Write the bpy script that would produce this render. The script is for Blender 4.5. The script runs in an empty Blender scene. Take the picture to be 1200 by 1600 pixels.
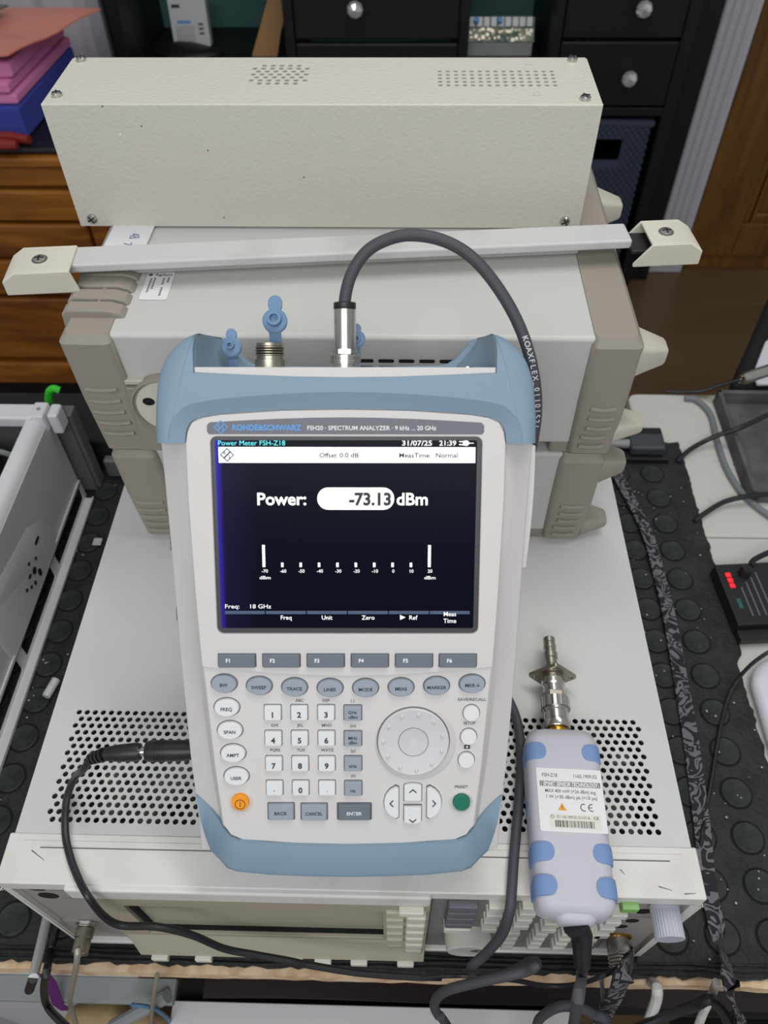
import bpy, bmesh, math, random
from mathutils import Vector, Matrix
S = bpy.context.scene
COL = S.collection
R = math.radians
random.seed(5)

# ------------------------------------------------------------------ camera
CAM = Vector((0.028324, -0.129581, 0.701201))
AX = ((0.9996753656, 0.0239256707, -0.0087593254),      # image right
      (0.0127958447, -0.7687422024, -0.6394307567),     # image down
      (-0.0220324729, 0.6391110925, -0.7687987914))     # view direction
F = 1228.768
cd = bpy.data.cameras.new('camera')
cam = bpy.data.objects.new('camera', cd)
COL.objects.link(cam)
cam.matrix_world = Matrix(((AX[0][0], -AX[1][0], -AX[2][0], CAM.x),
                           (AX[0][1], -AX[1][1], -AX[2][1], CAM.y),
                           (AX[0][2], -AX[1][2], -AX[2][2], CAM.z),
                           (0, 0, 0, 1)))
cd.sensor_fit = 'VERTICAL'
cd.sensor_height = 36
cd.lens = F / 1600 * 36
cd.clip_start = 0.01
cd.dof.use_dof = True
cd.dof.focus_distance = 0.50
cd.dof.aperture_fstop = 12
S.camera = cam

# ------------------------------------------------------------------ light
w = bpy.data.worlds.new('world')
S.world = w
w.use_nodes = True
bg = w.node_tree.nodes['Background']
bg.inputs[0].default_value = (0.93, 0.96, 1.0, 1)
bg.inputs[1].default_value = 0.36


def lamp(name, loc, target, sx, sy, power, col):
    l = bpy.data.lights.new(name, 'AREA')
    l.shape = 'RECTANGLE'
    l.size, l.size_y, l.energy, l.color = sx, sy, power, col
    o = bpy.data.objects.new(name, l)
    o.location = loc
    o.rotation_euler = (Vector(target) - Vector(loc)).to_track_quat('-Z', 'Y').to_euler()
    COL.objects.link(o)


lamp('ceiling_and_fill_lamp', (0.30, 0.50, 1.75), (0.05, 0.2, 0.2), 1.2, 0.28, 9.5, (1.0, 0.985, 0.96))  # the ceiling tube, above and to the right
lamp('ceiling_and_fill_lamp', (-0.1, -1.05, 1.50), (0.0, 0.25, 0.2), 1.4, 0.6, 15, (0.97, 0.98, 1.0))  # added fill for soft light from the front, not a real tube
S.view_settings.view_transform = 'Standard'
S.view_settings.look = 'None'
S.view_settings.gamma = 1
S.view_settings.use_curve_mapping = False
S.view_settings.exposure = -0.02


# ------------------------------------------------------------------ rays of the surveyed camera: a pixel seen at a known real height or depth
def ray(p):
    c = ((p[0] - 600), (p[1] - 800), F)
    return Vector(AX[0]) * c[0] + Vector(AX[1]) * c[1] + Vector(AX[2]) * c[2]


def onz(p, z):
    r = ray(p)
    return CAM + r * ((z - CAM.z) / r.z)


def ony(p, y):
    r = ray(p)
    return CAM + r * ((y - CAM.y) / r.y)


# ------------------------------------------------------------------ materials
def lin(h):
    h = h.lstrip('#')
    v = [int(h[i:i + 2], 16) / 255 for i in (0, 2, 4)]
    return tuple(c / 12.92 if c <= 0.04045 else ((c + 0.055) / 1.055) ** 2.4 for c in v) + (1,)


def mat(name, col, rough=0.5, metal=0.0, bump=None, var=None, spec=0.5, emit=None, coat=0):
    m = bpy.data.materials.new(name)
    m.use_nodes = True
    nt = m.node_tree
    b = nt.nodes['Principled BSDF']
    c = lin(col) if isinstance(col, str) else col
    b.inputs['Base Color'].default_value = c
    b.inputs['Roughness'].default_value = rough
    b.inputs['Metallic'].default_value = metal
    b.inputs['Specular IOR Level'].default_value = spec
    b.inputs['Coat Weight'].default_value = coat
    if emit:
        b.inputs['Emission Color'].default_value = c
        b.inputs['Emission Strength'].default_value = emit
    if bump or var:
        tc = nt.nodes.new('ShaderNodeTexCoord')
    if bump:
        n = nt.nodes.new('ShaderNodeTexNoise')
        n.inputs['Scale'].default_value = bump[0]
        n.inputs['Detail'].default_value = 2
        nt.links.new(tc.outputs['Object'], n.inputs['Vector'])
        bp = nt.nodes.new('ShaderNodeBump')
        bp.inputs['Strength'].default_value = bump[1]
        bp.inputs['Distance'].default_value = bump[2] if len(bump) > 2 else 0.0005
        nt.links.new(n.outputs['Fac'], bp.inputs['Height'])
        nt.links.new(bp.outputs['Normal'], b.inputs['Normal'])
    if var:                      # (scale, second colour, low, high)
        n = nt.nodes.new('ShaderNodeTexNoise')
        n.inputs['Scale'].default_value = var[0]
        n.inputs['Detail'].default_value = 6
        nt.links.new(tc.outputs['Object'], n.inputs['Vector'])
        r = nt.nodes.new('ShaderNodeValToRGB')
        r.color_ramp.elements[0].position = var[2]
        r.color_ramp.elements[0].color = lin(var[1])
        r.color_ramp.elements[1].position = var[3]
        r.color_ramp.elements[1].color = c
        nt.links.new(n.outputs['Fac'], r.inputs['Fac'])
        nt.links.new(r.outputs['Color'], b.inputs['Base Color'])
    return m


def wood(name, dark, light, scale, stretch, rough=0.45):
    m = mat(name, light, rough)
    nt = m.node_tree
    b = nt.nodes['Principled BSDF']
    tc = nt.nodes.new('ShaderNodeTexCoord')
    mp = nt.nodes.new('ShaderNodeMapping')
    mp.inputs['Scale'].default_value = stretch
    n = nt.nodes.new('ShaderNodeTexNoise')
    n.inputs['Scale'].default_value = scale
    n.inputs['Detail'].default_value = 6
    n.inputs['Distortion'].default_value = 0.8
    r = nt.nodes.new('ShaderNodeValToRGB')
    r.color_ramp.elements[0].position = 0.33
    r.color_ramp.elements[0].color = lin(dark)
    r.color_ramp.elements[1].position = 0.66
    r.color_ramp.elements[1].color = lin(light)
    nt.links.new(tc.outputs['Object'], mp.inputs['Vector'])
    nt.links.new(mp.outputs['Vector'], n.inputs['Vector'])
    nt.links.new(n.outputs['Fac'], r.inputs['Fac'])
    nt.links.new(r.outputs['Color'], b.inputs['Base Color'])
    return m


M = {}
M['white_box'] = mat('cream_textured_paint', '#CCC9BD', 0.42, bump=(380, 0.6, 0.0008))
M['cover'] = mat('light_grey_paint', '#CDCDCA', 0.5, bump=(900, 0.15, 0.0003), var=(4, '#C3C3C0', 0.3, 0.6))
M['frame'] = mat('warm_white_paint', '#D9D6D0', 0.45, var=(25, '#CFCBC4', 0.3, 0.5))
M['front'] = mat('panel_grey', '#97928F', 0.55)
M['front2'] = mat('panel_dark_grey', '#7F7D7D', 0.55)
M['beige'] = mat('bezel_beige', '#BBB7A2', 0.5)
M['beige2'] = mat('bezel_tan', '#A69F8C', 0.5)
M['tab'] = mat('tab_white', '#DCD9CE', 0.5)
M['agilent'] = mat('instrument_grey_paint', '#C4C3BF', 0.45, bump=(700, 0.2, 0.0004))
M['taupe'] = mat('taupe_rubber', '#958E83', 0.6, bump=(900, 0.1, 0.0003))
M['taupe2'] = mat('pale_plastic', '#BDB8AA', 0.5)
M['strap'] = mat('handle_vinyl', '#C6C6C4', 0.45, var=(14, '#B3B1AC', 0.3, 0.5))
M['cream'] = mat('cream_plastic', '#D3CFBF', 0.4)
M['blue'] = mat('blue_rubber', '#829AAC', 0.55, bump=(1500, 0.12, 0.0002))
M['cap_blue'] = mat('cap_blue', '#6C8BAD', 0.5)
M['fsh'] = mat('fsh_grey_plastic', '#D3CFCB', 0.5, bump=(1800, 0.12, 0.0002))
M['fsh2'] = mat('fsh_grey_plastic_side', '#C9C5C2', 0.5, bump=(1800, 0.12, 0.0002))
M['name'] = mat('nameplate_grey', '#66676F', 0.45)
M['key_dark'] = mat('key_dark_grey', '#6A727B', 0.5)
M['key_grey'] = mat('key_blue_grey', '#98A1AC', 0.5)
M['key_white'] = mat('key_white', '#E2E3E3', 0.45)
M['key_orange'] = mat('key_orange', '#F79A12', 0.45)
M['key_green'] = mat('key_green', '#14705A', 0.45)
M['ink'] = mat('ink_dark', '#2E3138', 0.6)
M['ink2'] = mat('ink_grey', '#5A5B60', 0.6)
M['ink_white'] = mat('ink_white', '#F2F2F2', 0.6)
M['ink_blue'] = mat('ink_blue', '#5DA0E4', 0.6)
M['pen_blue'] = mat('pen_blue', '#5A6C9C', 0.7)
M['bezel'] = mat('screen_bezel', '#3B3A40', 0.4)
M['chrome'] = mat('nickel', '#C9C4BC', 0.22, 1.0)
M['chrome_worn'] = mat('nickel_worn', '#A9A294', 0.35, 1.0, bump=(300, 0.2, 0.0004))
M['steel'] = mat('steel', '#E6E6E0', 0.3, 0.3)
M['gold'] = mat('gold_plate', '#C79A3C', 0.3, 1.0)
M['black'] = mat('black_plastic', '#1B1C1F', 0.42)
M['blackmat'] = mat('black_matt', '#121214', 0.8)
M['cable'] = mat('black_cable', '#1D1F22', 0.42)
M['coax'] = mat('coax_jacket', '#43454B', 0.6)
M['greycable'] = mat('grey_cable', '#777D81', 0.5)
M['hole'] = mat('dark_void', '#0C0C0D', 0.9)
M['rubber'] = mat('mat_rubber', '#2D302F', 0.6, bump=(260, 0.7, 0.0014), var=(45, '#1E2121', 0.35, 0.65), spec=0.35)
M['stud'] = mat('mat_stud_rubber', '#313534', 0.6, bump=(260, 0.5, 0.001), var=(60, '#222626', 0.35, 0.65), spec=0.35)
M['bench'] = mat('bench_white_paint', '#C9C7C0', 0.6, bump=(60, 0.3, 0.001), var=(22, '#8A8273', 0.27, 0.40))
M['benchwood'] = mat('bench_raw_wood', '#E2C8A6', 0.7, bump=(140, 0.5, 0.001), var=(70, '#BF9A74', 0.3, 0.6))
M['orangewood'] = wood('orange_wood', '#6B3B10', '#A3661F', 3.0, (1.2, 1, 9))
M['doorwood'] = wood('door_wood', '#5C3C16', '#7C5320', 3.0, (9, 1, 1.0))
M['floor'] = wood('floor_lino', '#5C4732', '#6E573C', 2.0, (1, 2, 1), 0.35)
M['wall'] = mat('teal_wall', '#3F6464', 0.8)
M['trim'] = mat('trim_white', '#C3C2C9', 0.5)
M['cabinet'] = mat('black_brown_wood', '#120F10', 0.5, bump=(80, 0.1))
M['crystal'] = mat('crystal', '#FFFFFF', 0.03, 0.35)
M['crystal'].node_tree.nodes['Principled BSDF'].inputs['Transmission Weight'].default_value = 0.6
M['basket'] = mat('basket_cord', '#3A4356', 0.75)
M['card'] = mat('card_white', '#D9DADC', 0.6)
M['kraft'] = mat('kraft_card', '#B48A5E', 0.8)
M['pink'] = mat('pink_foam', '#DB84B8', 0.9, bump=(300, 0.4, 0.001))
M['bluefoam'] = mat('blue_foam', '#3A45A0', 0.9, bump=(300, 0.4, 0.001))
M['orange_bag'] = mat('pink_orange_film', '#DC8672', 0.35, bump=(18, 0.6, 0.01))
M['grey_bag'] = mat('grey_static_film', '#5E6462', 0.25, bump=(25, 0.6, 0.01))
M['curtain'] = mat('curtain_cloth', '#D2CED6', 0.85)
M['pcb'] = mat('pcb_green', '#3C5A48', 0.5, var=(60, '#A7A594', 0.35, 0.6))
M['red'] = mat('red_grip', '#8C2A22', 0.45)
M['purple'] = mat('purple_band', '#5C1C66', 0.5)
M['tan'] = mat('tan_cloth', '#A58F66', 0.85, bump=(60, 0.5, 0.004))
M['alu'] = mat('brushed_aluminium', '#E2E3E4', 0.4, 0.15)
M['greysteel'] = mat('grey_painted_steel', '#8E9292', 0.5)
M['silverpaint'] = mat('silver_sheet_metal', '#C2C1C4', 0.5, 0.05)
M['silverpaint2'] = mat('silver_sheet_edge', '#DADBDD', 0.4, 0.1)
M['chassisdark'] = mat('chassis_dark_steel', '#6E7072', 0.5, 0.3)  # dark grey steel of rear panels, pans and inner parts
M['whiteplastic'] = mat('white_plastic', '#DADBE2', 0.35)
M['sensor'] = mat('sensor_grey_plastic', '#BDBDC5', 0.5, bump=(1500, 0.12, 0.0002))
M['grip'] = mat('grip_blue', '#7390BE', 0.6)
M['label'] = mat('label_paper', '#E3E2E3', 0.55)
M['yellow'] = mat('warning_orange', '#E8A02A', 0.6)
M['lime'] = mat('lime_plastic', '#35C22C', 0.5)
M['keygreen'] = mat('green_key', '#87B66A', 0.5)
M['white_em'] = mat('lcd_white', '#F4F6F4', 0.5, emit=0.75)
M['cyan_em'] = mat('lcd_cyan', '#5FE3EC', 0.5, emit=0.6)
M['text_em'] = mat('lcd_text', '#E8E8E8', 0.5, emit=0.55)
M['red_em'] = mat('led_red', '#FF1E2C', 0.5, emit=1.2)
M['navy'] = mat('lcd_navy_text', '#1D2B5E', 0.5)
M['grey_em'] = mat('lcd_softkey', '#3A4C66', 0.5, emit=0.25)


def lcd_mat():
    m = mat('lcd_panel', '#04050A', 0.22, spec=0.05)
    nt = m.node_tree
    b = nt.nodes['Principled BSDF']
    tc = nt.nodes.new('ShaderNodeTexCoord')
    sp = nt.nodes.new('ShaderNodeSeparateXYZ')
    nt.links.new(tc.outputs['Generated'], sp.inputs[0])
    r = nt.nodes.new('ShaderNodeValToRGB')      # backlight leaking at the panel's left border
    e = r.color_ramp.elements
    e[0].position = 0.0
    e[0].color = (0.05, 0.03, 0.75, 1)
    e[1].position = 0.16
    e[1].color = (0.002, 0.003, 0.009, 1)
    k = e.new(0.012)
    k.color = (0.03, 0.022, 0.30, 1)
    k = e.new(0.03)
    k.color = (0.009, 0.008, 0.036, 1)
    nt.links.new(sp.outputs['X'], r.inputs['Fac'])
    nt.links.new(r.outputs['Color'], b.inputs['Emission Color'])
    b.inputs['Emission Strength'].default_value = 1.0
    return m


M['lcd'] = lcd_mat()


def lanyard_mat():
    m = mat('lanyard_print', '#17191F', 0.75)
    nt = m.node_tree
    b = nt.nodes['Principled BSDF']
    tc = nt.nodes.new('ShaderNodeTexCoord')
    n = nt.nodes.new('ShaderNodeTexNoise')
    n.inputs['Scale'].default_value = 62
    n.inputs['Detail'].default_value = 0.6
    n.inputs['Distortion'].default_value = 1.6
    mu = nt.nodes.new('ShaderNodeMath')
    mu.operation = 'MULTIPLY'
    mu.inputs[1].default_value = 4.2
    fr = nt.nodes.new('ShaderNodeMath')
    fr.operation = 'FRACT'
    r = nt.nodes.new('ShaderNodeValToRGB')
    r.color_ramp.interpolation = 'CONSTANT'
    r.color_ramp.elements[0].color = lin('#17191F')
    r.color_ramp.elements[1].position = 0.55
    r.color_ramp.elements[1].color = lin('#6E6B70')
    nt.links.new(tc.outputs['Object'], n.inputs['Vector'])
    nt.links.new(n.outputs['Fac'], mu.inputs[0])
    nt.links.new(mu.outputs[0], fr.inputs[0])
    nt.links.new(fr.outputs[0], r.inputs['Fac'])
    nt.links.new(r.outputs['Color'], b.inputs['Base Color'])
    return m


M['lanyard'] = lanyard_mat()


# ------------------------------------------------------------------ builders
def T(x=0, y=0, z=0):
    return Matrix.Translation((x, y, z))


def RX(d):
    return Matrix.Rotation(R(d), 4, 'X')


def RY(d):
    return Matrix.Rotation(R(d), 4, 'Y')


def RZ(d):
    return Matrix.Rotation(R(d), 4, 'Z')


def frame_to(a, b, up=(0, 0, 1)):
    """matrix at a whose Z axis points to b"""
    z = (Vector(b) - Vector(a)).normalized()
    u = Vector(up)
    if abs(z.dot(u)) > 0.98:
        u = Vector((0, 1, 0))
    x = u.cross(z).normalized()
    y = z.cross(x)
    m = Matrix((x, y, z)).transposed().to_4x4()
    m.translation = Vector(a)
    return m


def catmull(P, n=8):
    P = [Vector(p) for p in P]
    P = [P[0] * 2 - P[1]] + P + [P[-1] * 2 - P[-2]]
    out = []
    for i in range(1, len(P) - 2):
        a, b, c, d = P[i - 1:i + 3]
        for k in range(n):
            t = k / n
            out.append(0.5 * (2 * b + (c - a) * t + (2 * a - 5 * b + 4 * c - d) * t * t + (3 * b - a - 3 * c + d) * t ** 3))
    out.append(P[-2])
    return out


def rrect(x0, x1, y0, y1, r, n=4):
    pts = []
    for cx, cy, a0 in ((x1 - r, y1 - r, 0), (x0 + r, y1 - r, 90), (x0 + r, y0 + r, 180), (x1 - r, y0 + r, 270)):
        for k in range(n + 1):
            a = R(a0 + 90 * k / n)
            pts.append((cx + r * math.cos(a), cy + r * math.sin(a)))
    return pts


def ell(cx, cy, a, b, n=28, rot=0):
    return [(cx + a * math.cos(2 * math.pi * k / n + rot), cy + b * math.sin(2 * math.pi * k / n + rot)) for k in range(n)]


class MB:
    def __init__(s):
        s.bm = bmesh.new()

    def box(s, x0, x1, y0, y1, z0, z1, m=None):
        c = [(x0, y0, z0), (x1, y0, z0), (x1, y1, z0), (x0, y1, z0), (x0, y0, z1), (x1, y0, z1), (x1, y1, z1), (x0, y1, z1)]
        v = [s.bm.verts.new((m @ Vector(p)) if m else p) for p in c]
        for f in ((3, 2, 1, 0), (4, 5, 6, 7), (0, 1, 5, 4), (1, 2, 6, 5), (2, 3, 7, 6), (3, 0, 4, 7)):
            s.bm.faces.new([v[i] for i in f])
        return s

    def hexa(s, c):
        v = [s.bm.verts.new(p) for p in c]
        for f in ((3, 2, 1, 0), (4, 5, 6, 7), (0, 1, 5, 4), (1, 2, 6, 5), (2, 3, 7, 6), (3, 0, 4, 7)):
            s.bm.faces.new([v[i] for i in f])
        return s

    def prism(s, poly, z0, z1, m=None, taper=1.0):
        m = m or Matrix()
        cx = sum(p[0] for p in poly) / len(poly)
        cy = sum(p[1] for p in poly) / len(poly)
        a = [s.bm.verts.new(m @ Vector((p[0], p[1], z0))) for p in poly]
        b = [s.bm.verts.new(m @ Vector((cx + (p[0] - cx) * taper, cy + (p[1] - cy) * taper, z1))) for p in poly]
        n = len(poly)
        s.bm.faces.new(a[::-1])
        s.bm.faces.new(b)
        for i in range(n):
            s.bm.faces.new((a[i], a[(i + 1) % n], b[(i + 1) % n], b[i]))
        return s

    def flat(s, poly, z=0, m=None):
        m = m or Matrix()
        s.bm.faces.new([s.bm.verts.new(m @ Vector((p[0], p[1], z))) for p in poly])
        return s

    def lathe(s, prof, m=None, seg=24):
        m = m or Matrix()
        rings = []
        for r, z in prof:
            rings.append([s.bm.verts.new(m @ Vector((r * math.cos(2 * math.pi * k / seg), r * math.sin(2 * math.pi * k / seg), z))) for k in range(seg)])
        for a, b in zip(rings, rings[1:]):
            for k in range(seg):
                s.bm.faces.new((a[k], a[(k + 1) % seg], b[(k + 1) % seg], b[k]))
        s.bm.faces.new(rings[0][::-1])
        s.bm.faces.new(rings[-1])
        return s

    def loft(s, secs, cap=True, closed=True):
        rings = [[s.bm.verts.new(p) for p in sec] for sec in secs]
        n = len(rings[0])
        for a, b in zip(rings, rings[1:]):
            for k in range(n if closed else n - 1):
                s.bm.faces.new((a[k], a[(k + 1) % n], b[(k + 1) % n], b[k]))
        if cap and closed:
            s.bm.faces.new(rings[0][::-1])
            s.bm.faces.new(rings[-1])
        return s

    def tube(s, pts, r, seg=10, cap=True):
        pts = [Vector(p) for p in pts]
        n = len(pts)
        t = [(pts[min(i + 1, n - 1)] - pts[max(i - 1, 0)]).normalized() for i in range(n)]
        u = t[0].orthogonal().normalized()
        rings = []
        for i in range(n):
            u = (u - t[i] * u.dot(t[i])).normalized()
            v = t[i].cross(u)
            rr = r[i] if isinstance(r, (list, tuple)) else r
            rings.append([pts[i] + (u * math.cos(2 * math.pi * k / seg) + v * math.sin(2 * math.pi * k / seg)) * rr for k in range(seg)])
        return s.loft(rings, cap)

    def ribbon(s, pts, nrm, wd, th):
        pts = [Vector(p) for p in pts]
        n = len(pts)
        secs = []
        for i in range(n):
            t = (pts[min(i + 1, n - 1)] - pts[max(i - 1, 0)]).normalized()
            nn = Vector(nrm[i] if isinstance(nrm, list) else nrm)
            sd = t.cross(nn).normalized() * wd / 2
            nn = sd.cross(t).normalized() * th / 2
            secs.append([pts[i] - sd - nn, pts[i] + sd - nn, pts[i] + sd + nn, pts[i] - sd + nn])
        return s.loft(secs)

    def plate_holes(s, outer, holes, z0, z1, m=None):
        """flat plate with openings"""
        m = m or Matrix()
        es = []
        for lp in [outer] + holes:
            v = [s.bm.verts.new(m @ Vector((p[0], p[1], z1))) for p in lp]
            es += [s.bm.edges.new((v[i], v[(i + 1) % len(v)])) for i in range(len(v))]
        g = bmesh.ops.triangle_fill(s.bm, edges=es, use_beauty=True, use_dissolve=False)
        fs = [f for f in g['geom'] if isinstance(f, bmesh.types.BMFace)]
        up = (m.to_3x3() @ Vector((0, 0, 1)))
        for f in fs:
            f.normal_update()
            if f.normal.dot(up) < 0:
                f.normal_flip()
        ex = bmesh.ops.extrude_face_region(s.bm, geom=fs)
        vv = [e for e in ex['geom'] if isinstance(e, bmesh.types.BMVert)]
        d = m.to_3x3() @ Vector((0, 0, z0 - z1))
        bmesh.ops.translate(s.bm, verts=vv, vec=d)
        return s

    def build(s, name, material, parent=None, bevel=0, seg=2, smooth=35, recalc=True, M0=None):
        bmesh.ops.remove_doubles(s.bm, verts=s.bm.verts, dist=1e-6)
        if recalc:
            bmesh.ops.recalc_face_normals(s.bm, faces=s.bm.faces)
        me = bpy.data.meshes.new(name)
        s.bm.to_mesh(me)
        s.bm.free()
        me.materials.append(M[material] if isinstance(material, str) else material)
        if smooth:
            me.shade_smooth()
            me.set_sharp_from_angle(angle=R(smooth))
        o = bpy.data.objects.new(name, me)
        COL.objects.link(o)
        if parent:
            o.parent = parent
        if M0 is not None:
            o.matrix_local = M0
        if bevel:
            b = o.modifiers.new('edge', 'BEVEL')
            b.width = bevel
            b.segments = seg
            b.limit_method = 'ANGLE'
            b.angle_limit = R(40)
            b.harden_normals = True
        return o


def tag(o, label=None, cat=None, group=None, kind=None):
    for k, v in (('label', label), ('category', cat), ('group', group), ('kind', kind)):
        if v:
            o[k] = v
    return o


def thing(name, label, cat, mx=None, group=None):
    o = bpy.data.objects.new(name, None)
    o.empty_display_size = 0.02
    COL.objects.link(o)
    if mx is not None:
        o.matrix_world = mx
    return tag(o, label, cat, group)


def dup(o, parent=None):
    c = o.copy()
    COL.objects.link(c)
    c.parent = parent
    for ch in list(o.children):
        k = ch.copy()
        COL.objects.link(k)
        k.parent = c
        for g in list(ch.children):
            q = g.copy()
            COL.objects.link(q)
            q.parent = k
    return c


CAPH = None


def text(s, h, mx, material, parent, width=None, bold=0.0, name='lettering', align='c', shear=0.0):
    """flat printed text, cap height h, centred (or left aligned) on the matrix mx"""
    global CAPH
    cu = bpy.data.curves.new('text', 'FONT')
    cu.resolution_u = 3
    if CAPH is None:
        cu.body = 'H'
        ob = bpy.data.objects.new('t', cu)
        me = bpy.data.meshes.new_from_object(ob)
        CAPH = max(v.co.y for v in me.vertices)
        bpy.data.objects.remove(ob)
        bpy.data.meshes.remove(me)
    cu.body = s
    cu.offset = bold
    cu.shear = shear
    ob = bpy.data.objects.new('t', cu)
    me = bpy.data.meshes.new_from_object(ob)
    bpy.data.objects.remove(ob)
    bpy.data.curves.remove(cu)
    k = h / CAPH
    x0 = min(v.co.x for v in me.vertices)
    x1 = max(v.co.x for v in me.vertices)
    kx = k if width is None else width / (x1 - x0)
    for v in me.vertices:
        x = (v.co.x - (x0 if align == 'l' else (x0 + x1) / 2 if align == 'c' else x1)) * kx
        v.co = (x, (v.co.y - CAPH / 2) * k, 0)
    me.transform(mx)
    me.name = name
    me.materials.clear()
    me.materials.append(M[material])
    o = bpy.data.objects.new(name, me)
    COL.objects.link(o)
    o.parent = parent
    return o


def perf(mb, x0, x1, rows, py, px, r, z, depth=0.001, n=10, wob=0.0):
    """sheet-metal strip with rows of real round holes; rows = [(y, [x...])]"""
    bm = mb.bm
    for yc, xs in rows:
        a, b = yc - py / 2, yc + py / 2
        cur = x0
        for xc in sorted(xs) + [None]:
            lo = x1 if xc is None else xc - px / 2
            if lo - cur > 1e-6:
                bm.faces.new([bm.verts.new(p) for p in ((cur, a, z), (lo, a, z), (lo, b, z), (cur, b, z))])
            if xc is None:
                break
            c = [bm.verts.new(p) for p in ((xc + px / 2, b, z), (xc - px / 2, b, z), (xc - px / 2, a, z), (xc + px / 2, a, z))]
            ring = [bm.verts.new((xc + r * math.cos(2 * math.pi * (k + .5) / n), yc + r * math.sin(2 * math.pi * (k + .5) / n), z)) for k in range(n)]
            low = [bm.verts.new((v.co.x, v.co.y, z - depth)) for v in ring]
            last = None
            for k in range(n):
                ang = 2 * math.pi * (k + 1) / n % (2 * math.pi)
                q0 = int((2 * math.pi * (k + .5) / n) // (math.pi / 2)) % 4
                q1 = int((2 * math.pi * ((k + 1) % n + .5) / n) // (math.pi / 2)) % 4
                if q0 == q1:
                    bm.faces.new((ring[k], c[q0], ring[(k + 1) % n]))
                else:
                    bm.faces.new((ring[k], c[q0], c[q1], ring[(k + 1) % n]))
                bm.faces.new((ring[k], ring[(k + 1) % n], low[(k + 1) % n], low[k]))
            cur = xc + px / 2


# ------------------------------------------------------------------ room
FZ = -0.70
o = MB().box(-2.2, 2.6, -1.2, 2.4, FZ - 0.05, FZ).build('floor', 'floor', smooth=0)
tag(o, kind='structure')
o = MB().box(-2.2, 0.72, 2.17, 2.25, FZ, 1.2).build('wall_back', 'wall', smooth=0)
tag(o, kind='structure')
o = MB().box(0.70, 2.6, 2.06, 2.17, FZ, 1.2).build('wall_right', 'wall', smooth=0)
tag(o, kind='structure')
mb = MB()
mb.box(0.772, 0.876, 2.02, 2.06, FZ, 1.2)
for k in range(4):
    x = 0.784 + k * 0.0215
    mb.prism(ell(x + 0.007, 2.02, 0.0085, 0.007, 12), FZ + 0.13, 1.2)
o = mb.build('trim_1', 'trim', bevel=0.002)
tag(o, kind='structure')
o = MB().box(0.768, 0.880, 2.010, 2.03, FZ, FZ + 0.125).build('trim_base', 'trim', o, bevel=0.004)
# panelled door: stiles, rails, sunken panel and its bead
door = MB().box(0.88, 1.02, 2.025, 2.06, FZ + 0.05, 1.2).build('door_1', 'doorwood', bevel=0.003)
tag(door, kind='structure')
MB().box(1.02, 1.75, 2.025, 2.06, FZ + 0.05, -0.545).build('rail', 'doorwood', door, bevel=0.003)
MB().box(1.02, 1.75, 2.045, 2.06, -0.545, 1.2).build('panel', 'doorwood', door)
mb = MB()
mb.box(1.02, 1.045, 2.028, 2.046, -0.545, 1.2).box(1.045, 1.75, 2.028, 2.046, -0.545, -0.515)
mb.build('bead', 'doorwood', door, bevel=0.008, seg=3)
MB().box(0.88, 1.75, 2.035, 2.06, FZ, FZ + 0.045).build('threshold', 'doorwood', door, bevel=0.004)
o = MB().box(0.2, 2.6, 0.86, 0.866, FZ, FZ + 0.002).build('trim_2', 'cabinet')
tag(o, kind='structure')

# ------------------------------------------------------------------ black storage unit
YF = 1.82
cab = thing('storage_cabinet', 'black wooden storage cabinet with open cubbies and crystal-knobbed drawers behind the bench', 'cabinet', T(0, 1.99, FZ))


def cb(name, x0, x1, y0, y1, z0, z1, m='cabinet', bevel=0.002, par=None):
    ob = MB().box(x0, x1, y0 - 1.99, y1 - 1.99, z0 - FZ, z1 - FZ).build(name, m, par or cab, bevel=bevel)
    return ob


ZC = -0.07
cb('side_panel', -0.640, -0.612, YF, 2.165, FZ, 0.9)
cb('side_panel', 0.640, 0.668, YF, 2.165, FZ, 0.9)
cb('filler_panel', 0.668, 0.768, 1.97, 2.055, FZ, 0.9)
for x in (-0.237, 0.155, 0.362):
    cb('divider', x - 0.011, x + 0.011, YF, 2.165, FZ, 0.9)
for x0, x1 in ((-0.612, -0.248), (0.166, 0.351)):
    cb('shelf', x0, x1, YF, 2.165, ZC - 0.02, ZC)
    cb('lower_door', x0 + 0.002, x1 - 0.002, YF, YF + 0.02, FZ + 0.06, ZC - 0.022)
cb('back_panel', 0.373, 0.640, 2.15, 2.165, FZ, 0.9)
cb('plinth', -0.612, 0.640, YF + 0.03, YF + 0.05, FZ, FZ + 0.058)
cb('shelf', 0.373, 0.640, YF, 2.15, -0.148, -0.128)


def knob(par, x, z):
    m = T(x, YF - 1.99 - 0.001, z - FZ) @ RX(90)
    k = MB().lathe([(0.004, 0), (0.005, 0.012)], m, 12).build('knob_stem', 'chrome', par)
    MB().lathe([(0.006, 0.010), (0.016, 0.020), (0.018, 0.027), (0.014, 0.036), (0.004, 0.040)], m, 9).build('knob', 'crystal', par, smooth=0)


for (x0, x1, z0, z1) in ((-0.226, 0.144, 0.020, 0.165), (-0.226, 0.144, -0.135, 0.012), (-0.226, 0.144, -0.64, -0.143),
                         (0.373, 0.640, 0.022, 0.175), (0.373, 0.640, -0.124, 0.016)):
    d = cb('drawer', x0 + 0.002, x1 - 0.002, YF - 0.002, YF + 0.02, z0, z1, bevel=0.004)
    if z1 > 0.1 and x0 < 0:
        knob(d, -0.086, 0.088)
    elif z1 > 0.1:
        knob(d, 0.536, 0.088)
    elif x0 > 0:
        knob(d, 0.537, -0.053)

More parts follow.
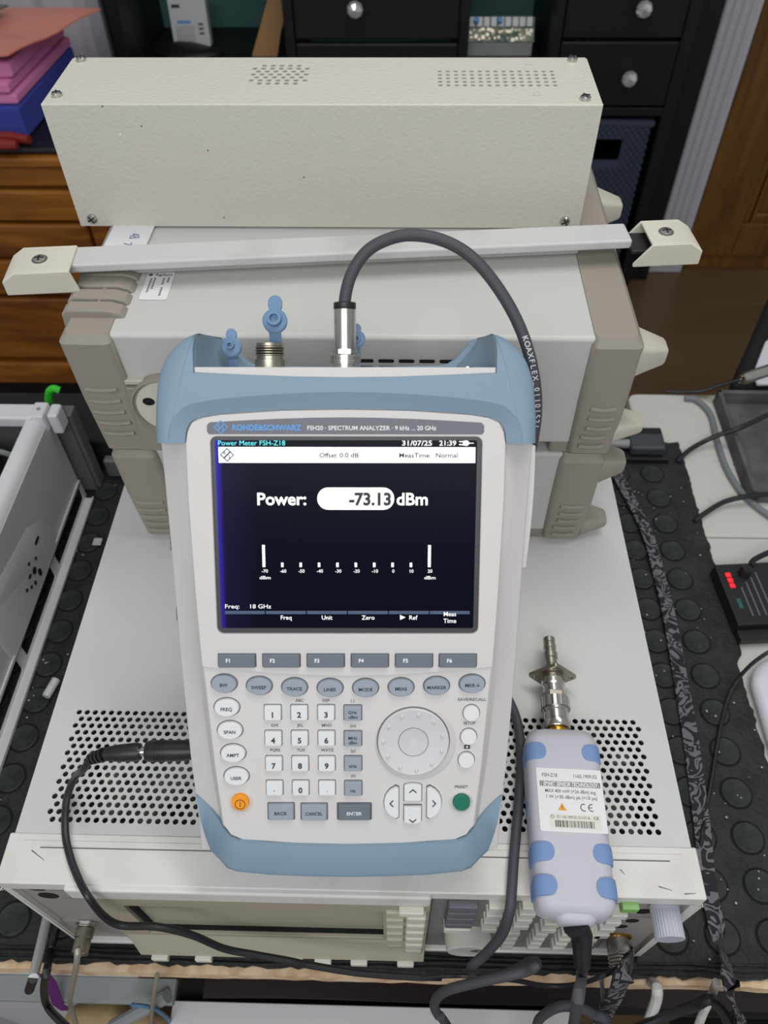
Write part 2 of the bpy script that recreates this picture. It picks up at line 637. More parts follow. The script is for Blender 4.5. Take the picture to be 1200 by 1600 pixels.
# woven basket below the drawers
bk = thing('woven_basket', 'dark blue-black woven basket with a handle slot below the drawers', 'basket', T(0.50, 1.98, FZ + 0.06))
MB().plate_holes([(-0.12, 0), (0.125, 0), (0.125, 0.465), (-0.12, 0.465)], [rrect(-0.05, 0.065, 0.375, 0.430, 0.006)], 0, 0.008, T(0, -0.135, 0) @ RX(90)).build('front_wall', 'basket', bk)
MB().box(0.117, 0.125, -0.135, 0.15, 0, 0.465).build('side_wall', 'basket', bk)
MB().box(-0.125, -0.117, -0.135, 0.15, 0, 0.465).build('side_wall', 'basket', bk)
MB().box(-0.12, 0.12, -0.13, 0.15, -0.001, 0.006).build('bottom', 'basket', bk)
mb = MB()
for r in range(52):
    for c in range(31):
        x, z = -0.118 + c * 0.008, 0.006 + r * 0.009
        if (-0.055 < x < 0.07 and 0.365 < z < 0.437):
            continue
        if (r + c) % 2:
            mb.box(x - 0.0036, x + 0.0036, -0.1475, -0.143, z - 0.004, z + 0.004)
wv = mb.build('weave', 'basket', bk, smooth=0)
wv['kind'] = 'stuff'
MB().tube([(-0.122, 0.15, 0.468), (-0.122, -0.14, 0.468), (0.125, -0.14, 0.468), (0.125, 0.15, 0.468)], 0.011, 10).build('rim', 'basket', bk)

# contents of the cubbies
p = [ony(q, 2.02) for q in ((258, 6), (317, 5), (328, 69), (268, 73))]
cw = thing('card_box', 'white printed cardboard box standing in the left cubby of the black cabinet', 'box', T(-0.51, 2.02, ZC))
bw, bh = 0.092, 0.100
lean = T(0, 0, 0.005) @ RX(-6)
MB().box(-bw / 2, bw / 2, 0, 0.03, 0, bh, lean).build('carton', 'card', cw, bevel=0.001)
fm = lean @ T(0, -0.0006, 0) @ RX(90)
MB().flat(rrect(-0.038, -0.018, 0.083, 0.090, 0.001), 0, fm).build('printed_mark', 'ink', cw, smooth=0)
MB().flat(rrect(-0.030, 0.004, 0.050, 0.056, 0.0005), 0, fm).build('blue_stripe', 'ink_blue', cw, smooth=0)
MB().flat(rrect(-0.036, 0.010, 0.008, 0.045, 0.001), 0, fm).build('printed_panel', 'strap', cw, smooth=0)
mb = MB()
for z in (0.026, 0.036, 0.046):
    mb.flat(rrect(0.022, 0.034, z, z + 0.005, 0.0005), 0, fm)
mb.build('printed_symbol', 'ink2', cw, smooth=0)

kr = thing('kraft_strip', 'torn brown cardboard strip leaning in the left cubby of the black cabinet', 'cardboard', T(-0.31, 1.95, ZC))
poly = [(-0.045, 0), (0.018, 0), (0.03, 0.045), (0.040, 0.075), (0.070, 0.105), (0.072, 0.165), (0.05, 0.20), (0.0, 0.105)]
MB().prism(poly, 0, 0.004, T(0, 0.02, 0.0) @ RX(84)).build('panel', 'kraft', kr, bevel=0.0008)
MB().prism([(0.0, 0.12), (0.072, 0.14), (0.072, 0.165), (0.05, 0.20)], 0.0045, 0.006, T(0, 0.02, 0.0) @ RX(84)).build('tape', 'tan', kr)
bb = thing('dark_pouch', 'crumpled dark brown pouch lying in front of the white box in the cubby', 'pouch', T(-0.50, 1.93, ZC))
mb = MB()
secs = []
for i in range(9):
    t = i / 8
    rr = math.sin(math.pi * (0.06 + 0.88 * t))
    secs.append([((t - .5) * 0.17, 0.045 * rr * math.cos(a), max(0.001, 0.022 + 0.022 * rr * (1 + .35 * math.sin(5 * t + a)) * math.sin(a))) for a in [k * math.pi / 6 for k in range(12)]])
mb.loft(secs)
mb.build('pouch_body', 'cabinet', bb, smooth=60)

pm = thing('circuit_module', 'circuit board with blue capacitors on a grey bracket in the right cubby', 'circuit board', T(0.245, 1.94, ZC))
MB().box(-0.085, 0.075, -0.05, 0.04, 0.0, 0.004).box(-0.085, -0.079, -0.05, 0.04, 0, 0.055).box(-0.085, 0.075, -0.05, -0.046, 0.03, 0.058).build('bracket', 'greysteel', pm, bevel=0.001)
tm = T(0, -0.045, 0.058) @ RX(55)
MB().box(-0.075, 0.078, 0, 0.052, 0, 0.003, tm).build('board', 'pcb', pm)
mb = MB()
for i in range(9):
    mb.box(-0.073 + i * 0.0165, -0.060 + i * 0.0165, 0.030, 0.050, 0.003, 0.010, tm)
mb.build('white_header', 'card', pm, bevel=0.001)
for x in (-0.058, -0.004):
    MB().lathe([(0.006, 0.003), (0.006, 0.016), (0.005, 0.018)], tm @ T(x, 0.04, 0.006), 14).build('capacitor', 'ink_blue', pm)
mb = MB()
for i in range(40):
    x, y = random.uniform(-0.07, 0.07), random.uniform(0.003, 0.026)
    a, h = random.uniform(.0015, .004), random.uniform(.003, .009)
    mb.box(x - a, x + a, y - a, y + a, 0.003, h, tm)
mb.build('small_components', 'chrome_worn', pm, smooth=0)['kind'] = 'stuff'
for i, x in enumerate((-0.062, -0.042, -0.005, 0.008, 0.02)):
    MB().lathe([(0.0055, 0), (0.0055, 0.012), (0.003, 0.014)], T(x, -0.05, 0.02) @ RX(90), 12).build('terminal', 'card', pm)
MB().lathe([(0.008, 0), (0.008, 0.016), (0.005, 0.018)], T(0.044, -0.05, 0.022) @ RX(90), 12).build('red_terminal', 'red', pm)
MB().box(0.010, 0.16, -0.03, 0.03, 0, 0.001).build('card_sheet', 'kraft', tag(thing('card_sheet', 'flat brown card under the circuit module in the cubby', 'card', T(0.26, 1.85, ZC))))
bpy.data.objects['card_sheet'].name = 'cardboard_sheet'

# ------------------------------------------------------------------ curtain and dresser on the left
mb = MB()
prof = []
for i in range(140):
    x = -1.9 + 1.16 * i / 139
    prof.append((x, 2.0 + 0.016 * math.sin(x * 62) + 0.01 * math.sin(x * 27 + 1)))
mb.loft([[(x, y, FZ + 0.02) for x, y in prof] + [(x, y + 0.003, FZ + 0.02) for x, y in prof[::-1]],
         [(x, y, 1.0) for x, y in prof] + [(x, y + 0.003, 1.0) for x, y in prof[::-1]]])
tag(mb.build('window_curtain', 'curtain', smooth=80), 'pale grey pleated curtain hanging behind the foam pile', 'curtain')
for k, x in enumerate((-0.722, -0.672)):
    o = MB().box(x - 0.018, x + 0.018, 1.97, 2.0, FZ, 1.0).build('trim_%d' % (3 + k), 'trim', bevel=0.004)
    tag(o, kind='structure')

DY = 1.32
dr = thing('wooden_dresser', 'orange-brown wooden dresser of wide drawers behind the left of the bench', 'dresser', T(-0.9, DY + 0.2, FZ))
xr = ony((140, 372), DY).x


def dz(py):
    return ony((60, py), DY).z


def db(name, x0, x1, y0, y1, z0, z1, m='orangewood', bevel=0.003):
    return MB().box(x0 + 0.9, x1 + 0.9, y0 - DY - 0.2, y1 - DY - 0.2, z0 - FZ, z1 - FZ).build(name, m, dr, bevel=bevel, seg=3)


zt = dz(243)
db('carcass', -1.45, xr + 0.05, DY + 0.02, DY + 0.4, dz(598), zt - 0.02)
db('top_board', -1.46, xr + 0.06, DY - 0.012, DY + 0.41, zt - 0.02, zt, bevel=0.006)
for a, b in ((254, 293), (299, 347), (352, 404), (409, 462), (468, 560)):
    db('drawer', -1.44, xr, DY, DY + 0.02, dz(b), dz(a), bevel=0.007)
db('corner_post', xr + 0.008, xr + 0.05, DY, DY + 0.02, dz(598), zt - 0.02, bevel=0.004)
db('base_rail', -1.45, xr + 0.05, DY - 0.004, DY + 0.02, dz(598), dz(567), bevel=0.006)
db('plinth', -1.43, xr + 0.03, DY + 0.03, DY + 0.38, FZ, dz(598), 'cabinet')

# pile on the dresser
zb = zt + 0.001
o = MB().box(-1.4, -0.62, DY + 0.0, DY + 0.3, zb, zb + 0.012).build('laptop_sleeve', 'black', bevel=0.006, seg=3)
tag(o, 'flat glossy black sleeve under the foam sheets on the dresser', 'sleeve')
zb += 0.0125
fx = -0.735


def foam(x1, y0, h, m, label, tilt=0.0):
    global zb
    c = [(-1.35, y0, zb), (x1, y0 + tilt, zb), (x1 + 0.02, DY + 0.33, zb), (-1.35, DY + 0.33, zb)]
    ob = MB().hexa(c + [(a, b + 0.002, z + h) for a, b, z in c]).build('foam_sheet', m, bevel=0.006, seg=3)
    tag(ob, label, 'foam', 'foam sheets piled on the dresser')
    zb += h + 0.0006


foam(-0.690, DY + 0.036, 0.058, 'bluefoam', 'blue foam block at the bottom of the pile on the dresser')
foam(-0.690, DY + 0.036, 0.019, 'pink', 'lowest pink foam sheet, resting on the blue foam', 0.01)
foam(-0.697, DY + 0.039, 0.020, 'pink', 'middle pink foam sheet in the pile on the dresser', 0.004)
foam(-0.690, DY + 0.041, 0.026, 'pink', 'topmost thick pink foam sheet under the orange film', 0.02)


def sheet(name, pts, m, label, cat, th=0.0025, nx=14, ny=8, amp=0.004):
    """draped thin sheet from 4 corners"""
    a, b, c, d = [Vector(q) for q in pts]
    top = []
    mb = MB()
    g = [[None] * (nx + 1) for _ in range(ny + 1)]
    h = [[None] * (nx + 1) for _ in range(ny + 1)]
    for j in range(ny + 1):
        for i in range(nx + 1):
            u, v = i / nx, j / ny
            q = (a * (1 - u) + b * u) * (1 - v) + (d * (1 - u) + c * u) * v
            q.z += amp * (1 + math.sin(u * 9 + v * 4) * math.cos(v * 7 - u * 3))
            g[j][i] = mb.bm.verts.new(q + Vector((0, 0, th)))
            h[j][i] = mb.bm.verts.new(q)
    for j in range(ny):
        for i in range(nx):
            mb.bm.faces.new((g[j][i], g[j][i + 1], g[j + 1][i + 1], g[j + 1][i]))
            mb.bm.faces.new((h[j][i], h[j + 1][i], h[j + 1][i + 1], h[j][i + 1]))
    for i in range(nx):
        mb.bm.faces.new((g[0][i], h[0][i], h[0][i + 1], g[0][i + 1]))
        mb.bm.faces.new((g[ny][i], g[ny][i + 1], h[ny][i + 1], h[ny][i]))
    for j in range(ny):
        mb.bm.faces.new((g[j][0], g[j + 1][0], h[j + 1][0], h[j][0]))
        mb.bm.faces.new((g[j][nx], h[j][nx], h[j + 1][nx], g[j + 1][nx]))
    ob = mb.build(name, m, smooth=60)
    return tag(ob, label, cat)


zo = zb + 0.001
sheet('antistatic_bag', [(-1.2, DY + 0.022, zo), (-0.68, DY + 0.05, zo + 0.012), (-0.58, DY + 0.30, zo + 0.004), (-1.2, DY + 0.33, zo)], 'orange_bag', 'translucent pink-orange antistatic film on top of the pink foam', 'bag')
sheet('static_shielding_bag', [(-1.2, DY + 0.06, zo + 0.018), (-0.79, DY + 0.08, zo + 0.022), (-0.745, DY + 0.26, zo + 0.022), (-1.2, DY + 0.27, zo + 0.018)], 'grey_bag', 'dark grey static shielding bag lying on the orange film', 'bag', amp=0.006)
pb = thing('small_circuit_board', 'small green circuit board lying on the grey static bag', 'circuit board', T(-0.885, DY + 0.20, zo + 0.037) @ RZ(8))
MB().box(-0.1, 0.06, -0.03, 0.04, 0, 0.003).build('board', 'pcb', pb)
for i, (x, y) in enumerate(((-0.05, 0.02), (-0.02, 0.025), (0.01, 0.028), (0.04, 0.03), (-0.03, -0.015), (0.02, -0.01))):
    MB().prism(ell(x, y, 0.007, 0.006, 10), 0.003, 0.011).build('solder_can', 'cream', pb, bevel=0.001)
# red-handled pliers lying on the black sleeve
pl = thing('pliers', 'red-handled pliers lying on the black sleeve by the blue foam', 'pliers', T(-0.728, DY + 0.004, zt + 0.0128) @ RZ(-4))
MB().tube([(-0.10, 0.0, 0.010), (-0.05, -0.005, 0.012), (0.0, -0.012, 0.012), (0.035, -0.01, 0.011)], [0.007, 0.009, 0.010, 0.008], 10).build('handle', 'red', pl)
MB().tube([(-0.10, 0.012, 0.010), (-0.04, 0.018, 0.012), (0.01, 0.018, 0.012), (0.05, 0.012, 0.011)], [0.007, 0.009, 0.010, 0.008], 10).build('handle', 'red', pl)
MB().tube([(-0.10, 0.006, 0.010), (-0.13, 0.006, 0.010), (-0.17, 0.006, 0.008)], [0.012, 0.013, 0.004], 8).build('jaw', 'steel', pl)

# ------------------------------------------------------------------ workbench
wbn = thing('workbench', 'workbench with white-painted boards and a raw wooden front edge', 'workbench', T(0, 0.3, FZ))


def wb(name, x0, x1, y0, y1, z0, z1, m='bench', bevel=0.002):
    return MB().box(x0, x1, y0 - 0.3, y1 - 0.3, z0 - FZ, z1 - FZ).build(name, m, wbn, bevel=bevel)


BZ = -0.0035
wb('plank', -0.75, 0.75, -0.0085, 0.425, BZ - 0.02, BZ)
wb('plank', -0.75, 0.318, 0.427, 0.600, BZ - 0.02, BZ)
MB().prism(rrect(0.326, 0.80, 0.427 - 0.3, 0.667 - 0.3, 0.012), BZ - 0.02 - FZ, BZ - FZ).build('plank', 'bench', wbn, bevel=0.004, seg=3)
# raw, chipped front edge board
mb = MB()
secs = []
for i in range(121):
    x = -0.75 + 1.5 * i / 120
    e = random.uniform(-0.0012, 0.0012)
    secs.append([(x, -0.0178 + e / 2 - 0.3, BZ - 0.013 - FZ), (x, -0.0087 - 0.3, BZ - 0.013 - FZ), (x, -0.0087 - 0.3, BZ - FZ), (x, -0.0170 + e / 2 - 0.3, BZ - 0.0002 + e / 4 - FZ)])
mb.loft(secs)
mb.build('front_edge', 'benchwood', wbn, smooth=0)
for x in (-0.70, 0.70):
    for y in (0.06, 0.52):
        wb('leg', x - 0.02, x + 0.02, y - 0.02, y + 0.02, FZ, BZ - 0.021, 'greysteel')
wb('cross_rail', -0.68, 0.68, 0.50, 0.54, -0.14, -0.10, 'greysteel')
for q in ((1117, 668), (1150, 726)):
    c = onz(q, BZ)
    MB().prism(ell(c.x, c.y - 0.3, 0.0035, 0.004, 10), BZ - FZ, BZ + 0.0006 - FZ).build('screw', 'red', wbn)

# rubber coin mat
mt = thing('rubber_mat', 'black studded rubber mat covering the workbench under the instruments', 'mat', T(0, 0.28, 0))
mb = MB()
out = []
x = -0.72
while x < 0.372:
    out.append((x, -0.0115 + random.uniform(-0.0020, 0.0012) - (0.003 if 0.0 < x < 0.11 else 0)))
    x += 0.006
y = -0.012
while y < 0.572:
    out.append(((0.3725 if y > 0.27 else 0.366) + random.uniform(-0.0016, 0.0012), y))
    y += 0.005
out += [(0.372, 0.573), (0.36, 0.571), (0.35, 0.5745), (-0.72, 0.573)]
mb.prism([(a, b - 0.28) for a, b in out], -0.003, 0)
mb.build('base', 'rubber', mt, smooth=0)
stud0 = None
GX, GY = 0.0408, 0.0385
for i in range(-25, 5):
    for j in range(-1, 16):
        x, y = 0.2885 + GX * i, 0.0175 + GY * j
        if y - 0.013 < -0.010 or y > 0.56 or x < -0.52 or x + 0.0125 > (0.371 if y > 0.28 else 0.365):
            continue
        if -0.20 < x < 0.19 and 0.03 < y < 0.5:
            continue
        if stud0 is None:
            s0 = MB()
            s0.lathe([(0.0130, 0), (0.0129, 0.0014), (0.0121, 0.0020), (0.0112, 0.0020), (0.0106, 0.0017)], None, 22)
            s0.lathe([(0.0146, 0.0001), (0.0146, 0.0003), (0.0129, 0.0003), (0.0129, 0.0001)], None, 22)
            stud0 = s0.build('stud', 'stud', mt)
            stud0.data.materials.append(M['hole'])  # flat outer ring painted near-black as the shade around each stud
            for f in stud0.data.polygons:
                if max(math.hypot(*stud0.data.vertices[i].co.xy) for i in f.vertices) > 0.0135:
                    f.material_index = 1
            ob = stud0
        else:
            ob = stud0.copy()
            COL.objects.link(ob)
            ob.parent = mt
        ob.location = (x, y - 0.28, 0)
mb = MB()
for k in range(3):
    pts = []
    for i in range(60):
        x = -0.30 + 0.62 * i / 59
        pts.append((x, -0.0098 + k * 0.0035 - 0.28 + random.uniform(-.0005, .0005), 0.0006 + 0.0008 * (k % 2)))
    mb.tube(pts, 0.0011, 6)
mb.build('moulded_lip', 'rubber', mt, smooth=50)
# crumbs of dirt on the mat
mb = MB()
for i in range(150):
    if i < 40:
        x, y = random.uniform(-0.335, -0.235), random.uniform(0.02, 0.50)
    else:
        x, y = random.uniform(0.235, 0.365), random.uniform(0.0, 0.50)
    a = random.uniform(0.0004, 0.0012)
    mb.lathe([(a * .6, 0.0021), (a, 0.0021 + a * .6), (a * .4, 0.0021 + a * 1.2)], T(x, y, 0), 5)
o = mb.build('dirt_specks', mat('dirt_pale', '#B9B4A8', 0.9), smooth=0)
tag(o, 'tiny pale specks of dirt scattered over the rubber mat', 'dirt', kind='stuff')
c = onz((83, 1078), 0.0015)
o = MB().lathe([(0.0042, -0.009), (0.0042, 0.009), (0.0036, 0.010)], T(c.x, c.y, 0.0064) @ RZ(-14) @ RX(90), 12).build('grey_sleeve', 'strap', smooth=35)
tag(o, 'small light grey tube lying on the mat beside the signal generator', 'tube')
c = onz((153, 848), 0.0015)
o = MB().box(c.x - 0.005, c.x + 0.005, c.y - 0.005, c.y + 0.005, 0.0022, 0.0046).build('foam_crumb', 'strap', bevel=0.0015)
tag(o, 'tiny pale crumb lying on the mat between the chassis and the generator', 'crumb')
#PART3
# ------------------------------------------------------------------ helper: geometry given in world coordinates, parented to its thing
def put(mb, name, m, par, bevel=0, seg=2, smooth=35, label=None):
    o = mb.build(name, m, par, bevel, seg, smooth)
    if par.type == 'EMPTY':
        o.matrix_parent_inverse = par.matrix_world.inverted()
    if label:
        o['label'] = label
    return o


def keep(o, par):
    if par.type == 'EMPTY':
        o.matrix_parent_inverse = par.matrix_world.inverted()
    return o


FY = RX(90)                     # local XY plate -> world XZ, normal to -Y
ZT = 0.178

# ------------------------------------------------------------------ big signal generator
ge = thing('signal_generator', 'wide off-white signal generator with perforated top cover, lying under the whole stack', 'instrument', T(0, 0.27, 0))
XL, XR = -0.2195, 0.2155
mb = MB()
rows = []
for j in range(16):
    y = 0.0400 + 0.00502 * j
    off = -0.1978 + (0.0 if j % 2 == 0 else -0.0029)
    rows.append((y, [off + 0.0058 * i for i in range(69)]))
perf(mb, XL, XR, rows, 0.00502, 0.0058, 0.00195, ZT, 0.0012, 10)
yt = rows[-1][0] + 0.00251
for y0, y1 in ((0.028, 0.04 - 0.00251), (yt, 0.56)):
    mb.flat([(XL, y0), (XR, y0), (XR, y1), (XL, y1)], ZT)
put(mb, 'top_cover', 'cover', ge, smooth=0)
put(MB().box(XL, XL + 0.0015, 0.02, 0.56, 0.012, ZT - 0.0005).box(XR - 0.0015, XR, 0.02, 0.56, 0.012, ZT - 0.0005).box(XL, XR, 0.558, 0.56, 0.012, ZT - 0.0005), 'side_cover', 'cover', ge)
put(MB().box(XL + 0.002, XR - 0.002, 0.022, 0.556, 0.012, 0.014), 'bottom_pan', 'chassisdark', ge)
put(MB().box(-0.19, -0.02, 0.035, 0.15, 0.128, 0.131).box(0.02, 0.2, 0.035, 0.15, 0.120, 0.123), 'inner_circuit_board', 'pcb', ge)
mb = MB()
for i in range(70):
    x, y = random.uniform(-0.19, 0.19), random.uniform(0.04, 0.12)
    a, h = random.uniform(0.002, 0.008), random.uniform(0.005, 0.03)
    mb.box(x - a, x + a, y - a * .7, y + a * .7, 0.123, 0.128 + h)
put(mb, 'inner_components', 'chassisdark', ge, smooth=0)['kind'] = 'stuff'
# cast front frame
mb = MB()
mb.box(-0.2225, 0.2185, 0.000, 0.0245, 0.1655, 0.1787).box(-0.2225, 0.2185, 0.0245, 0.031, 0.1655, 0.1787)
mb.box(-0.2225, -0.2175, 0.0, 0.031, 0.010, 0.1655).box(0.2135, 0.2185, 0.0, 0.031, 0.010, 0.1655).box(-0.2175, 0.2135, 0.0, 0.031, 0.010, 0.014)
put(mb, 'front_frame', 'frame', ge, bevel=0.0012)
put(MB().box(-0.212, 0.208, 0.0228, 0.0262, 0.1786, 0.17915), 'frame_moulding', 'frame', ge, bevel=0.0004)
mb = MB()
mb.tube([(-0.2, 0.0219, 0.1788), (0.2, 0.0220, 0.1788)], 0.00035, 6)
put(mb, 'groove_line', 'ink2', ge)
put(MB().box(-0.179, 0.050, -0.0035, 0.002, 0.160, 0.1782), 'display_hood', 'frame', ge, bevel=0.002)
# scratches on the frame
mb = MB()
for a, b in (((-0.03, 0.012), (-0.022, 0.0165)), ((0.147, 0.0145), (0.152, 0.0115)), ((0.168, 0.0165), (0.1705, 0.0135)), ((0.152, 0.0225), (0.156, 0.0255)), ((0.205, 0.003), (0.212, 0.0035)), ((0.19, 0.007), (0.198, 0.0048)), ((-0.205, 0.02), (-0.195, 0.014))):
    d = (Vector(b) - Vector(a)).normalized()
    n = Vector((-d.y, d.x)) * 0.00035
    mb.flat([Vector(a) - n, Vector(b) - n * .3, Vector(b) + n * .3, Vector(a) + n], 0.17885)
put(mb, 'scratch_marks', 'ink2', ge, smooth=0)
put(MB().box(-0.2175, 0.2135, 0.004, 0.02, 0.012, 0.166), 'front_panel', 'front', ge)
put(MB().box(0.0515, 0.1812, 0.0028, 0.005, 0.018, 0.166), 'keypad_panel', 'front2', ge, bevel=0.0006)
# display bezel with recessed window
put(MB().plate_holes([(-0.172, 0.030), (0.050, 0.030), (0.050, 0.162), (-0.172, 0.162)], [rrect(-0.1505, 0.0195, 0.066, 0.143, 0.002)], -0.004, 0.003, FY), 'display_bezel', 'beige2', ge, bevel=0.0005)
put(MB().box(-0.1505, 0.0195, 0.0025, 0.0039, 0.066, 0.143), 'display_window', mat('display_glass_dull', '#A5A690', 0.25), ge)
put(MB().box(-0.1508, 0.0198, -0.0005, 0.0030, 0.0655, 0.0685).box(-0.1508, -0.1475, -0.0005, 0.003, 0.0685, 0.1425), 'window_seal', 'hole', ge)
put(MB().hexa([(-0.170, 0.003, 0.012), (0.050, 0.003, 0.012), (0.050, 0.003, 0.060), (-0.170, 0.003, 0.060),
               (-0.170, -0.008, 0.012), (0.050, -0.008, 0.012), (0.050, -0.003, 0.060), (-0.170, -0.003, 0.060)]), 'display_apron', 'beige', ge, bevel=0.0008)
for k in range(6):
    z = 0.150 - 0.0195 * k
    put(MB().box(0.0215, 0.0335, -0.005, 0.0, z - 0.012, z - 0.002), 'rib', 'beige', ge, bevel=0.001)
    put(MB().box(0.0348, 0.0478, -0.0085, 0.0, z - 0.014, z - 0.001), 'softkey', 'cream', ge, bevel=0.0018)
put(MB().box(0.030, 0.046, -0.0075, -0.001, 0.1505, 0.1585), 'softkey', 'tab', ge, bevel=0.001)
for x in (-0.155, -0.121, -0.050, -0.028, 0.0, 0.036):
    put(MB().box(x - 0.0065, x + 0.0065, -0.011, -0.004, 0.005, 0.0125), 'tab', 'tab', ge, bevel=0.001)
# keys right of the display
KEY = None


def gkey(x, z, wd, m, nm='key'):
    global KEY
    put(MB().box(x - wd / 2, x + wd / 2, -0.0045, 0.004, z - 0.0045, z + 0.0045), nm, m, ge, bevel=0.0008)


for x, zs in ((0.0919, (0.159, 0.140, 0.121, 0.102)), (0.1125, (0.161, 0.146, 0.130, 0.113)), (0.132, (0.155, 0.1375, 0.121, 0.105)), (0.1515, (0.155, 0.1375, 0.121, 0.105)), (0.1705, (0.148, 0.1295, 0.111, 0.093))):
    for z in zs:
        gkey(x, z, 0.0105, 'tab')
for x in (0.110, 0.1292, 0.1475, 0.166):
    for z in (0.092, 0.077, 0.063, 0.049):
        gkey(x, z, 0.0088, 'tab')
gkey(0.1735, 0.1655, 0.0105, 'keygreen', 'green_key')
for i, z in enumerate((0.159, 0.144, 0.129, 0.114, 0.099)):
    gkey(0.0705, z, 0.0185, 'name' if i < 4 else 'tab', 'menu_key')
m0 = T(0.0805, 0.003, 0.066) @ FY
put(MB().lathe([(0.0165, 0), (0.0170, 0.004), (0.0160, 0.0125), (0.0150, 0.0135)], m0, 40), 'tuning_knob', 'tab', ge)
put(MB().lathe([(0.0050, 0.0135), (0.0046, 0.0128), (0.001, 0.0127)], m0 @ T(0.006, 0.004, 0), 16), 'finger_dimple', 'front', ge)
m0 = T(0.200, 0.003, 0.150) @ FY
mb = MB()
prof = [(0.0088 + (0.00035 if k % 2 else 0)) for k in range(60)]
for z0, z1 in ((0.003, 0.0195),):
    mb.prism([(prof[k] * math.cos(2 * math.pi * k / 60), prof[k] * math.sin(2 * math.pi * k / 60)) for k in range(60)], z0, z1, m0)
mb.lathe([(0.0095, 0.0), (0.0092, 0.003)], m0, 30)
put(mb, 'level_knob', mat('grey_knob', '#B6B9C2', 0.45), ge, smooth=20)
for (x, z, r) in ((-0.2059, 0.1546, 0.0068), (-0.2040, 0.1355, 0.0068), (0.1917, 0.131, 0.0055), (0.1905, 0.105, 0.0045), (0.1870, 0.088, 0.004)):
    put(MB().lathe([(r, 0), (r, 0.0006)], T(x, 0.0042, z) @ FY, 20), 'dark_port', 'hole', ge)
put(MB().box(-0.197, -0.182, 0.0034, 0.0042, 0.1495, 0.1505).box(-0.196, -0.180, 0.0034, 0.0042, 0.1305, 0.1313).box(0.1825, 0.1835, 0.0032, 0.0045, 0.02, 0.165).box(0.183, 0.2125, 0.0032, 0.0042, 0.117, 0.1178), 'printed_line', 'front2', ge)
# RF connectors of the generator
m0 = T(0.1902, 0.004, 0.056) @ FY
put(MB().lathe([(0.0112, 0), (0.0112, 0.0012), (0.0100, 0.0014)], m0, 28), 'connector_flange', 'gold', ge)
mb = MB().lathe([(0.0082, 0), (0.0082, 0.010), (0.0076, 0.0102), (0.0076, 0.0110)], m0, 28)
for k in range(4):
    mb.lathe([(0.0076, 0.011 + k * 0.0022), (0.0084, 0.0116 + k * 0.0022), (0.0084, 0.0124 + k * 0.0022), (0.0076, 0.013 + k * 0.0022)], m0, 28)
mb.lathe([(0.0074, 0.0195), (0.0072, 0.0215), (0.006, 0.0215), (0.006, 0.012)], m0, 28)
put(mb, 'output_connector', 'chrome', ge)
put(MB().box(-0.2165, -0.2040, 0.003, 0.0045, 0.048, 0.068), 'connector_plate', 'front', ge)
m0 = T(-0.2000, 0.004, 0.062) @ FY
put(MB().lathe([(0.0088, 0), (0.0088, 0.0018), (0.0070, 0.002), (0.0070, 0.004)], m0, 6), 'connector_nut', 'chrome', ge, bevel=0.0004)
for x in (-0.18, 0.18):
    for y in (0.05, 0.50):
        put(MB().box(x - 0.018, x + 0.018, y - 0.012, y + 0.012, 0.0022, 0.012), 'foot', 'black', ge, bevel=0.002)

# coaxial jumper on the left connector
jc = thing('coaxial_jumper', 'thin grey coaxial cable plugged into the left end of the generator front', 'cable', T(-0.2, -0.01, 0.062))
m0 = T(-0.2000, -0.0005, 0.062) @ FY
put(MB().lathe([(0.0066, 0.0), (0.0066, 0.006), (0.0058, 0.0066), (0.0061, 0.010), (0.0061, 0.0165), (0.005, 0.0175)], m0, 24), 'plug', 'chrome_worn', jc)
pts = [Vector((-0.2000, -0.0175, 0.062))] + [ony(q, y) for q, y in (((122, 1483), -0.0235), ((119, 1510), -0.031), ((112, 1545), -0.036), ((109, 1566), -0.038), ((114, 1585), -0.04), ((123, 1612), -0.045))]
put(MB().tube(catmull(pts, 6), 0.0021, 10), 'lead', mat('braided_lead', '#A6A396', 0.4, 0.4), jc)

# silver rod and black cable at the left end
rd = thing('metal_rod', 'slim silver rod with a black tip leaning off the bench at the left', 'rod', T(-0.2, -0.02, 0))
a, b, c = onz((74, 1432), 0.010), ony((52, 1528), -0.032), ony((46, 1546), -0.034)
put(MB().tube([a, b], 0.0036, 16), 'shaft', 'steel', rd)
put(MB().tube([b, c], 0.0036, 12), 'black_tip', 'black', rd)
pts = [onz((90, 1440), 0.006), onz((84, 1462), 0.004), onz((78, 1492), 0.0045)] + [ony(q, y) for q, y in (((73, 1518), -0.030), ((69, 1548), -0.034), ((74, 1572), -0.038), ((92, 1593), -0.05), ((112, 1612), -0.06))]
o = MB().tube(catmull(pts, 7), 0.0030, 10).build('power_lead', 'cable')
tag(o, 'black cable hanging over the bench edge beside the silver rod', 'cable')


